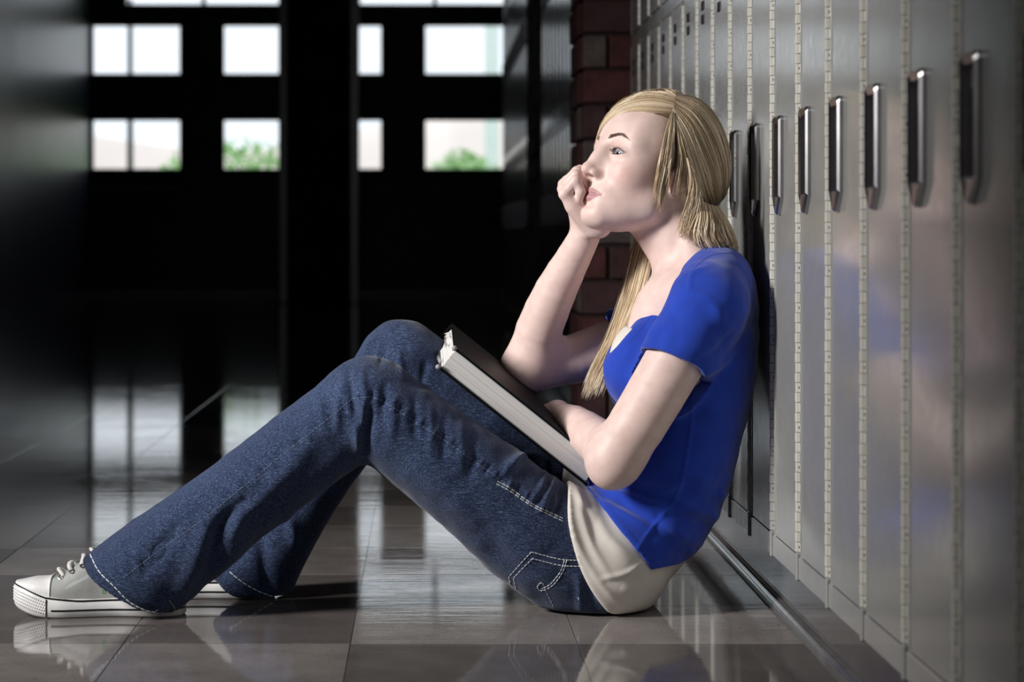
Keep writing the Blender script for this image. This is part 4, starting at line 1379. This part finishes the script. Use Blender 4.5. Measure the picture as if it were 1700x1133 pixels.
# long side hair from the part back to the tie
h.sheet([[(1122, 158), (1160, 166), (1192, 200), (1210, 255), (1208, 305), (1194, 345)],
         [(1121, 166), (1155, 180), (1184, 220), (1200, 270), (1200, 315), (1192, 348)],
         [(1119, 174), (1148, 198), (1170, 240), (1186, 285), (1192, 325), (1190, 350)],
         [(1117, 182), (1140, 215), (1156, 255), (1170, 295), (1180, 330), (1186, 352)],
         [(1117, 190), (1130, 225), (1142, 262), (1152, 300), (1164, 334), (1178, 356)]], 1250, fn=shell, lift=(-.005, .003), root=.35, wob=.0010, r=.0007)
# loose lock in front of the ear
def shell_in(px, py, off): return shell(px, py, off)
def hang(l):
    out = []; y = None
    for i, (a, b) in enumerate(l):
        if i < 3: p = shell(a, b, .001); y = p[1]
        else: p = P(a, b, y + .004 * (i - 3))
        out.append(p)
    return out
h.sheet([hang([(1113, 190), (1106, 215), (1099, 245), (1092, 280), (1087, 312), (1085, 345)]),
         hang([(1116, 188), (1112, 215), (1107, 248), (1100, 285), (1094, 325), (1090, 366)]),
         hang([(1119, 188), (1119, 218), (1116, 252), (1111, 288), (1104, 322), (1098, 352)])], 330, lift=(-.002, .004), root=.28, wob=.0016, tipcut=.42, r=.0006, conv=.85, clump=12)
h.sheet([hang([(1119, 190), (1124, 225), (1126, 262), (1122, 298), (1116, 335)]), hang([(1122, 192), (1132, 232), (1140, 270), (1142, 310), (1138, 365)])], 70, lift=(-.002, .003), root=.3, wob=.0016, tipcut=.4, dark=.1)
# strands behind the ear falling onto the neck
def W3(l): return [P(*q) for q in l]
h.sheet([W3([(1140, 262, 3.345), (1146, 300, 3.343), (1140, 340, 3.352), (1128, 372, 3.368), (1122, 396, 3.378)]),
         W3([(1150, 280, 3.345), (1156, 315, 3.346), (1150, 350, 3.355), (1140, 380, 3.366), (1134, 404, 3.372)]),
         W3([(1160, 296, 3.35), (1166, 330, 3.352), (1160, 360, 3.358), (1152, 386, 3.362), (1150, 408, 3.366)])], 300, lift=(0, .006), wob=.003, tipcut=.4, r=.0006, conv=.8)
# the tied bunch behind the neck
h.sheet([W3([(1160, 330, 3.36), (1158, 360, 3.352), (1152, 385, 3.35), (1158, 404, 3.352), (1176, 414, 3.356)]),
         W3([(1172, 338, 3.365), (1176, 365, 3.352), (1174, 392, 3.348), (1182, 408, 3.350), (1194, 414, 3.356)]),
         W3([(1184, 342, 3.375), (1194, 368, 3.362), (1202, 392, 3.358), (1208, 406, 3.360), (1206, 416, 3.366)]),
         W3([(1194, 344, 3.40), (1206, 366, 3.392), (1216, 392, 3.390), (1219, 410, 3.392), (1212, 420, 3.398)]),
         W3([(1194, 346, 3.44), (1207, 368, 3.436), (1217, 395, 3.434), (1219, 414, 3.436), (1212, 424, 3.44)])], 700, lift=(-.002, .007), wob=.003, tipcut=.15, r=.0007, conv=.3)
h.sheet([W3([(1150, 330, 3.40), (1140, 360, 3.41), (1134, 390, 3.42), (1140, 410, 3.43)]), W3([(1192, 345, 3.43), (1200, 370, 3.43), (1208, 396, 3.43), (1212, 415, 3.43)])], 300, lift=(-.01, .02), wob=.003, dark=.25, r=.0008)
# far lock over the far shoulder
h.sheet([W3([(1062, 372, 3.505), (1044, 430, 3.51), (1030, 490, 3.50), (1008, 560, 3.485), (982, 615, 3.47), (962, 662, 3.465)]),
         W3([(1072, 380, 3.495), (1060, 440, 3.49), (1044, 500, 3.475), (1020, 565, 3.455), (993, 620, 3.445), (973, 666, 3.44)]),
         W3([(1082, 390, 3.485), (1072, 440, 3.475), (1056, 500, 3.46), (1030, 560, 3.44), (1006, 615, 3.43), (986, 664, 3.428)]),
         W3([(1088, 395, 3.48), (1080, 440, 3.47), (1062, 505, 3.455), (1036, 562, 3.438), (1016, 615, 3.428), (1000, 655, 3.426)])], 620, samp=22, lift=(-.008, .006), wob=.0022, tipcut=.2, r=.0007, dark=.02, conv=.6)
# far side of the head, mirrored in head space
def far_pt(a, b, off):
    u = shell_local(a, b) * np.array([1, -1, 1])
    return HC + ((HC0 + u * (HRAD + off)) * HS) @ HR.T
h.sheet([[(1128, 160), (1160, 166), (1192, 200), (1210, 255), (1208, 305), (1194, 345)],
         [(1124, 174), (1148, 198), (1170, 240), (1186, 285), (1192, 325), (1190, 350)],
         [(1117, 190), (1130, 225), (1142, 262), (1152, 300), (1164, 334), (1178, 356)],
         [(1113, 190), (1108, 225), (1104, 262), (1110, 300), (1120, 340), (1130, 370)]], 420, fn=far_pt, lift=(-.004, .003), root=.3, wob=.001, r=.0011)
# flyaways
for k in range(60):
    a = RNG.uniform(0, 1)
    q = spline([(1000, 190), (1040, 160), (1100, 149), (1160, 164), (1196, 205), (1212, 265), (1206, 320)], 40)[int(a * 39)]
    d = RNG.normal(0, 6, 2)
    ln = RNG.uniform(12, 34)
    tdir = np.array([1, .3]) if q[0] > 1120 else np.array([-1, .5])
    pp = np.array([shell(*(q + tdir * ln * t + d * t * t), .001 + .003 * math.sin(math.pi * t)) for t in np.linspace(0, 1, 8)])
    h.strand(pp, np.full(8, .00016), np.tile(np.array(lin((190, 168, 130))[:3]), (8, 1)))
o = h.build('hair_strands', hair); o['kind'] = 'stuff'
# ------------------------------------------------------------------ sneakers (parts of the clothed figure)
M_RUB = plain('white_rubber', (226, 226, 226), .42, 0, .05, 60)
M_SOLE = plain('sole_underside', (60, 58, 56), .7)
M_STRIPE = plain('black_stripe', (16, 16, 18), .4)
M_LACE = plain('grey_lace', (206, 204, 202), .8, 0, .08, 300)
M_EYE = plain('eyelet_metal', (170, 168, 166), .25, 1.0)
nu = N('clear_vinyl')
geo = nu.n('ShaderNodeNewGeometry')
f = nu.noise(geo.outputs['Position'], 26, 3)
nu.l(nu.ramp(f, [(.35, lin((182, 184, 183))), (.58, lin((200, 202, 200))), (.64, lin((128, 172, 142))), (.69, lin((196, 198, 197)))]), nu.b.inputs['Base Color'])
nu.set(Roughness=.16, Metallic=.25, Coat_Weight=.8, Coat_Roughness=.05)
M_VINYL = nu.m
def shoe(toe_x, heel_x, cy, mirror):
    Ls = heel_x - toe_x
    tt = (1 - np.cos(np.linspace(0, math.pi, 41))) / 2              # 0 heel .. 1 toe
    bw = lambda t: np.interp(t, [0, .12, .4, .7, .86, 1], [.033, .037, .033, .044, .041, .034])
    rnd = lambda t: np.sqrt(np.clip(1 - np.abs(2 * t - 1) ** np.where(t > .5, 6.0, 9.0), 0, 1))
    off = lambda t: mirror * np.interp(t, [0, .5, 1], [.0, .002, -.006])
    def loop(ins, zf):
        L_, R_ = [], []
        for t in tt:
            w = max(bw(t) * rnd(t) - ins, .0008)
            te = np.clip(t, ins / Ls, 1 - ins / Ls)
            x = heel_x - te * Ls; z = zf(t)
            L_.append((x, cy + off(t) - w, z)); R_.append((x, cy + off(t) + w, z))
        return L_ + R_[::-1]
    spring = lambda t: .016 * max(0, (t - .76) / .24) ** 2.0
    top = lambda t: np.interp(t, [0, .1, .6, .80, .93, 1], [.030, .027, .0255, .031, .044, .049])
    part = person
    s = MB(); s.loops([loop(.004, spring), loop(.0, lambda t: spring(t) + .003), loop(-.0005, lambda t: spring(t) + .5 * (top(t) - spring(t))), loop(.0, lambda t: top(t) - .0015), loop(.0025, top)], True, True, True)
    sole = s.build('shoe_sole', M_RUB, person, True)
    sole.data.polygons.foreach_set('use_smooth', [len(p.vertices) == 4 for p in sole.data.polygons])
    # stripes
    b = MB()
    n2 = len(tt)
    def stripe(zf, hh, ins, t0, t1):
        for side in (0, 1):
            lp = [loop(ins, lambda t: zf(t) - hh), loop(ins - .0007, lambda t: zf(t) - hh * .8), loop(ins - .0007, lambda t: zf(t) + hh * .8), loop(ins, lambda t: zf(t) + hh)]
            rng = [i for i in range(n2) if t0 <= tt[i] <= t1]
            if side: rng = [2 * n2 - 1 - i for i in rng]
            b.loops([[l[i] for i in rng] for l in lp], False)
    stripe(lambda t: top(t) - .0008, .0013, .0003, 0, 1)
    stripe(lambda t: .0115, .0013, -.0003, 0, .785)
    b.build('foxing_stripe', M_STRIPE, sole, True)
    # toe bumper with raised lozenges
    g = MB()
    for i in range(46):
        for j in range(5):
            a = -1.25 + 2.5 * (i + (.5 if j % 2 else 0)) / 45
            # point on the outline near the toe
            t = 1 - .205 * abs(a) / 1.25 * (abs(a) / 1.25) ** .6
            sd = -1 if a < 0 else 1
            w = max(bw(t) * rnd(t), .0008)
            x = heel_x - t * Ls; y = cy + off(t) + sd * w
            nx_, ny_ = -(1 - abs(a) / 1.25) - .12, sd * (abs(a) / 1.25 + .1)
            nl = math.hypot(nx_, ny_); nx_, ny_ = nx_ / nl, ny_ / nl
            z = spring(t) + (top(t) - spring(t)) * (.26 + .13 * j)
            tx, ty = -ny_, nx_
            q = np.array([x, y, z]); T_ = np.array([tx, ty, 0]); U = np.array([0, 0, 1.]); Nn_ = np.array([nx_, ny_, 0])
            ra, rb = .0020, .0019
            base = [q + T_ * ra, q + U * rb, q - T_ * ra, q - U * rb]
            g.add([*[v + Nn_ * .0002 for v in base], q + Nn_ * .0017], [(0, 1, 4), (1, 2, 4), (2, 3, 4), (3, 0, 4)])
    g.build('toe_bumper_tread', M_RUB, sole)['kind'] = 'stuff'
    MB().box(heel_x - .79 * Ls - .0006, heel_x - .79 * Ls + .0006, cy + off(.79) - bw(.79) * 1.0 - .0006, cy + off(.79) - bw(.79) * .9, .002, .028).build('sole_seam', M_STRIPE, sole)
    # upper and toe cap as one loft cut in two
    hz = lambda t: np.interp(t, [0, .08, .3, .45, .55, .64, .72, .80, .88, .95, 1], [.085, .098, .105, .100, .088, .074, .061, .0545, .054, .0505, .049])
    def ring(t):
        w = max(bw(t) * rnd(t) * .93 - .001, .001); zb = top(t) - .004; hgt = hz(t) - zb
        x = heel_x - np.clip(t, .012, .988) * Ls
        out = []
        for k in range(17):
            a = math.pi * k / 16
            c, s_ = math.cos(a), math.sin(a)
            e = .62 if t > .74 else .80
            out.append((x, cy + off(t) - w * np.sign(c) * abs(c) ** e, zb + hgt * abs(s_) ** .75))
        return out
    up = MB().loops([ring(t) for t in np.linspace(.0, .80, 30)], False, False, False)
    upper = up.build('shoe_upper', M_VINYL, person, True)
    cap = MB().loops([ring(t) for t in list(np.linspace(.775, .97, 14)) + [.98, .99, .996, 1.0]], False, False, False)
    for v in range(len(cap.v)):
        x, y, z = cap.v[v]; cap.v[v] = (x, cy + (y - cy) * 1.012, z + .0012)
    cap.build('toe_cap', M_RUB, person, True)
    # white binding round the cap edge and eyestay, eyelets and laces
    bd = MB(); r0 = ring(.775); bd.tube([(x, y, z + .0016) for x, y, z in r0], .0013, 6)
    bd.build('cap_binding', M_RUB, upper)
    lc = MB(); ey = MB()
    for k in range(5):
        t = .715 - .062 * k
        r_ = ring(t)
        for sd in (0, 1):
            i = 5 if sd == 0 else 11
            p = np.array(r_[i]); c = np.array([p[0], cy + off(t), (top(t) + hz(t)) / 2 - .01]); nn = p - c; nn[0] = 0; nn /= np.linalg.norm(nn)
            e1 = np.array([1., 0, 0]); e2 = np.cross(nn, e1)
            ey.tube([p + nn * .0008 + .0038 * (math.cos(a) * e1 + math.sin(a) * e2) for a in np.linspace(0, 2 * math.pi, 13)], .0011, 5, False)
        pl = [np.array(r_[j]) for j in (5, 6, 7, 8, 9, 10, 11)]
        m = []
        for j, q in enumerate(pl):
            b_ = math.sin(math.pi * j / 6)
            m.append(q + np.array([-.004 * b_ + .003 * math.cos(k * 2 + j), 0, .0022 + .0032 * b_]))
        ms = spline(m, 20)
        ls = []
        for q in ms:   # flat band
            ls.append([q + np.array([-.0034, 0, -.0008]), q + np.array([-.0028, 0, .0012]), q + np.array([.0028, 0, .0014]), q + np.array([.0034, 0, -.0004])])
        lc.loops(ls, True, True, True)
    ey.build('eyelets', M_EYE, upper)['kind'] = 'stuff'
    lc.build('laces', M_LACE, upper, True)['kind'] = 'stuff'
shoe(-.6035, -.352, 3.312, 1)
shoe(-.492, -.232, 3.476, -1)

# ------------------------------------------------------------------ the thick book on the lap
bk_a, bk_r = math.radians(5), math.radians(5.5)
O = P(733, 609, 3.345)                                 # near lower corner of the page block at the head end
u0 = P(975, 806, 3.345) - O; Lb = np.linalg.norm(u0); u0 /= Lb
y0 = np.array([0, 1., 0]); v0 = np.cross(y0, u0); v0 = v0 if v0[2] > 0 else -v0
w1 = math.cos(bk_r) * y0 + math.sin(bk_r) * v0; v1 = math.cos(bk_r) * v0 - math.sin(bk_r) * y0
U = math.cos(bk_a) * u0 + math.sin(bk_a) * w1; Wd = math.cos(bk_a) * w1 - math.sin(bk_a) * u0; Vd = v1
DEP, THK = .205, .031
def B3(a, b, c): return O + U * a + Wd * b + Vd * c
book = empty('textbook', tuple(O))
tag(book, 'thick black hardcover book with white page edges resting on the lap', 'book')
def slab(mb, a0, a1, b0, b1, c0, c1, bev=0.0):
    vs = [B3(a, b, c) for a in (a0, a1) for b in (b0, b1) for c in (c0, c1)]
    mb.add(vs, [(0, 1, 3, 2), (4, 6, 7, 5), (0, 4, 5, 1), (2, 3, 7, 6), (0, 2, 6, 4), (1, 5, 7, 3)])
npg = N('paper_edge')
geo = npg.n('ShaderNodeNewGeometry')
dt = npg.n('ShaderNodeVectorMath', operation='DOT_PRODUCT'); npg.l(geo.outputs['Position'], dt.inputs[0]); dt.inputs[1].default_value = tuple(Vd)
cmb = npg.n('ShaderNodeCombineXYZ'); npg.l(dt.outputs['Value'], cmb.inputs[0])
f = npg.noise(cmb.outputs[0], 900, 3, .7)
npg.l(npg.ramp(f, [(.3, lin((176, 174, 174))), (.6, lin((232, 230, 228)))]), npg.b.inputs['Base Color'])
npg.set(Roughness=.8)
npg.bump(f, .3, .0008)
M_COVER = plain('black_cover', (9, 8, 9), .55, 0, .2, 80)
M_COVER.node_tree.nodes['Principled BSDF'].inputs['Specular IOR Level'].default_value = .18
M_ENDP = plain('endpaper', (150, 164, 170), .7)
M_PAPER = plain('torn_paper', (222, 220, 220), .8)
pg = MB()
nsig = 16
for k in range(nsig):
    c0, c1 = THK * k / nsig, THK * (k + .998) / nsig
    e = random.uniform(-.0003, .0003) + .0010 * math.sin(k / nsig * math.pi)
    slab(pg, .001 + random.uniform(-.0004, .0004), Lb - .002 + random.uniform(-.0005, .0005), e, DEP - .004, c0, c1)
pg.build('page_block', npg.m, book)
ep = MB(); slab(ep, .0, Lb, -.0016, DEP - .004, THK, THK + .0012); slab(ep, .0, Lb, -.0012, DEP - .004, -.0012, 0); ep.build('endpaper', M_ENDP, book)
def board(name, c0, c1):
    m = MB(); b = .0008
    ls = []
    for c, i in ((c0, b), (c0 + b, 0), (c1 - b, 0), (c1, b)):
        ls.append([B3(-.004 + i, -.0045 + i, c), B3(Lb + .004 - i, -.0045 + i, c), B3(Lb + .004 - i, DEP - i, c), B3(-.004 + i, DEP - i, c)])
    m.loops(ls, True, True, True); return m.build(name, M_COVER, book)
board('front_cover', THK + .0013, THK + .0047); board('back_cover', -.0047, -.0013)
sp = MB(); ls = []
for a in (-.004, Lb + .004):
    arc = [B3(a, DEP - .003 + .010 * math.sin(t), THK / 2 - (THK / 2 + .004) * math.cos(t)) for t in np.linspace(0, math.pi, 12)]
    arc += [B3(a, DEP - .006 + .008 * math.sin(t), THK / 2 - (THK / 2 + .001) * math.cos(t)) for t in np.linspace(math.pi, 0, 12)]
    ls.append(arc)
sp.loops(ls, True, True, True); sp.build('spine', M_COVER, book, False)
# worn corners: torn white edges at the head of the book
tr_ = MB()
for (a, b, c), sgn in (((-.003, .020, -.001), 1), ((-.004, .075, THK * .55), 1), ((-.004, .11, THK * .9), -1)):
    for k in range(5):
        q = B3(a, b + .006 * k, c + random.uniform(-.002, .002)); L_ = random.uniform(.004, .010)
        tr_.add([q, q + U * .003 + Wd * .005, q - U * L_ * .8 + Vd * L_ * .6 * sgn + Wd * .003, q - U * L_ * .4 + Vd * L_ * .2], [(0, 1, 2), (0, 2, 3), (0, 3, 1), (1, 3, 2)])
tr_.build('torn_edges', M_PAPER, book)['kind'] = 'stuff'
kb = MB()
for a, b, c in ((-.004, -.004, -.003), (-.003, -.004, THK + .003)):
    q = B3(a, b, c)
    kb.loops([[q + .0042 * math.sin(p_) * (math.cos(t) * U + math.sin(t) * Wd) + .0042 * math.cos(p_) * Vd for t in np.linspace(0, 2 * math.pi, 10, endpoint=False)] for p_ in np.linspace(.05, math.pi - .05, 7)], True, True, True)
kb.build('corner_wear', plain('worn_board', (150, 148, 152), .6, 0, .3, 500), book, True)['kind'] = 'stuff'
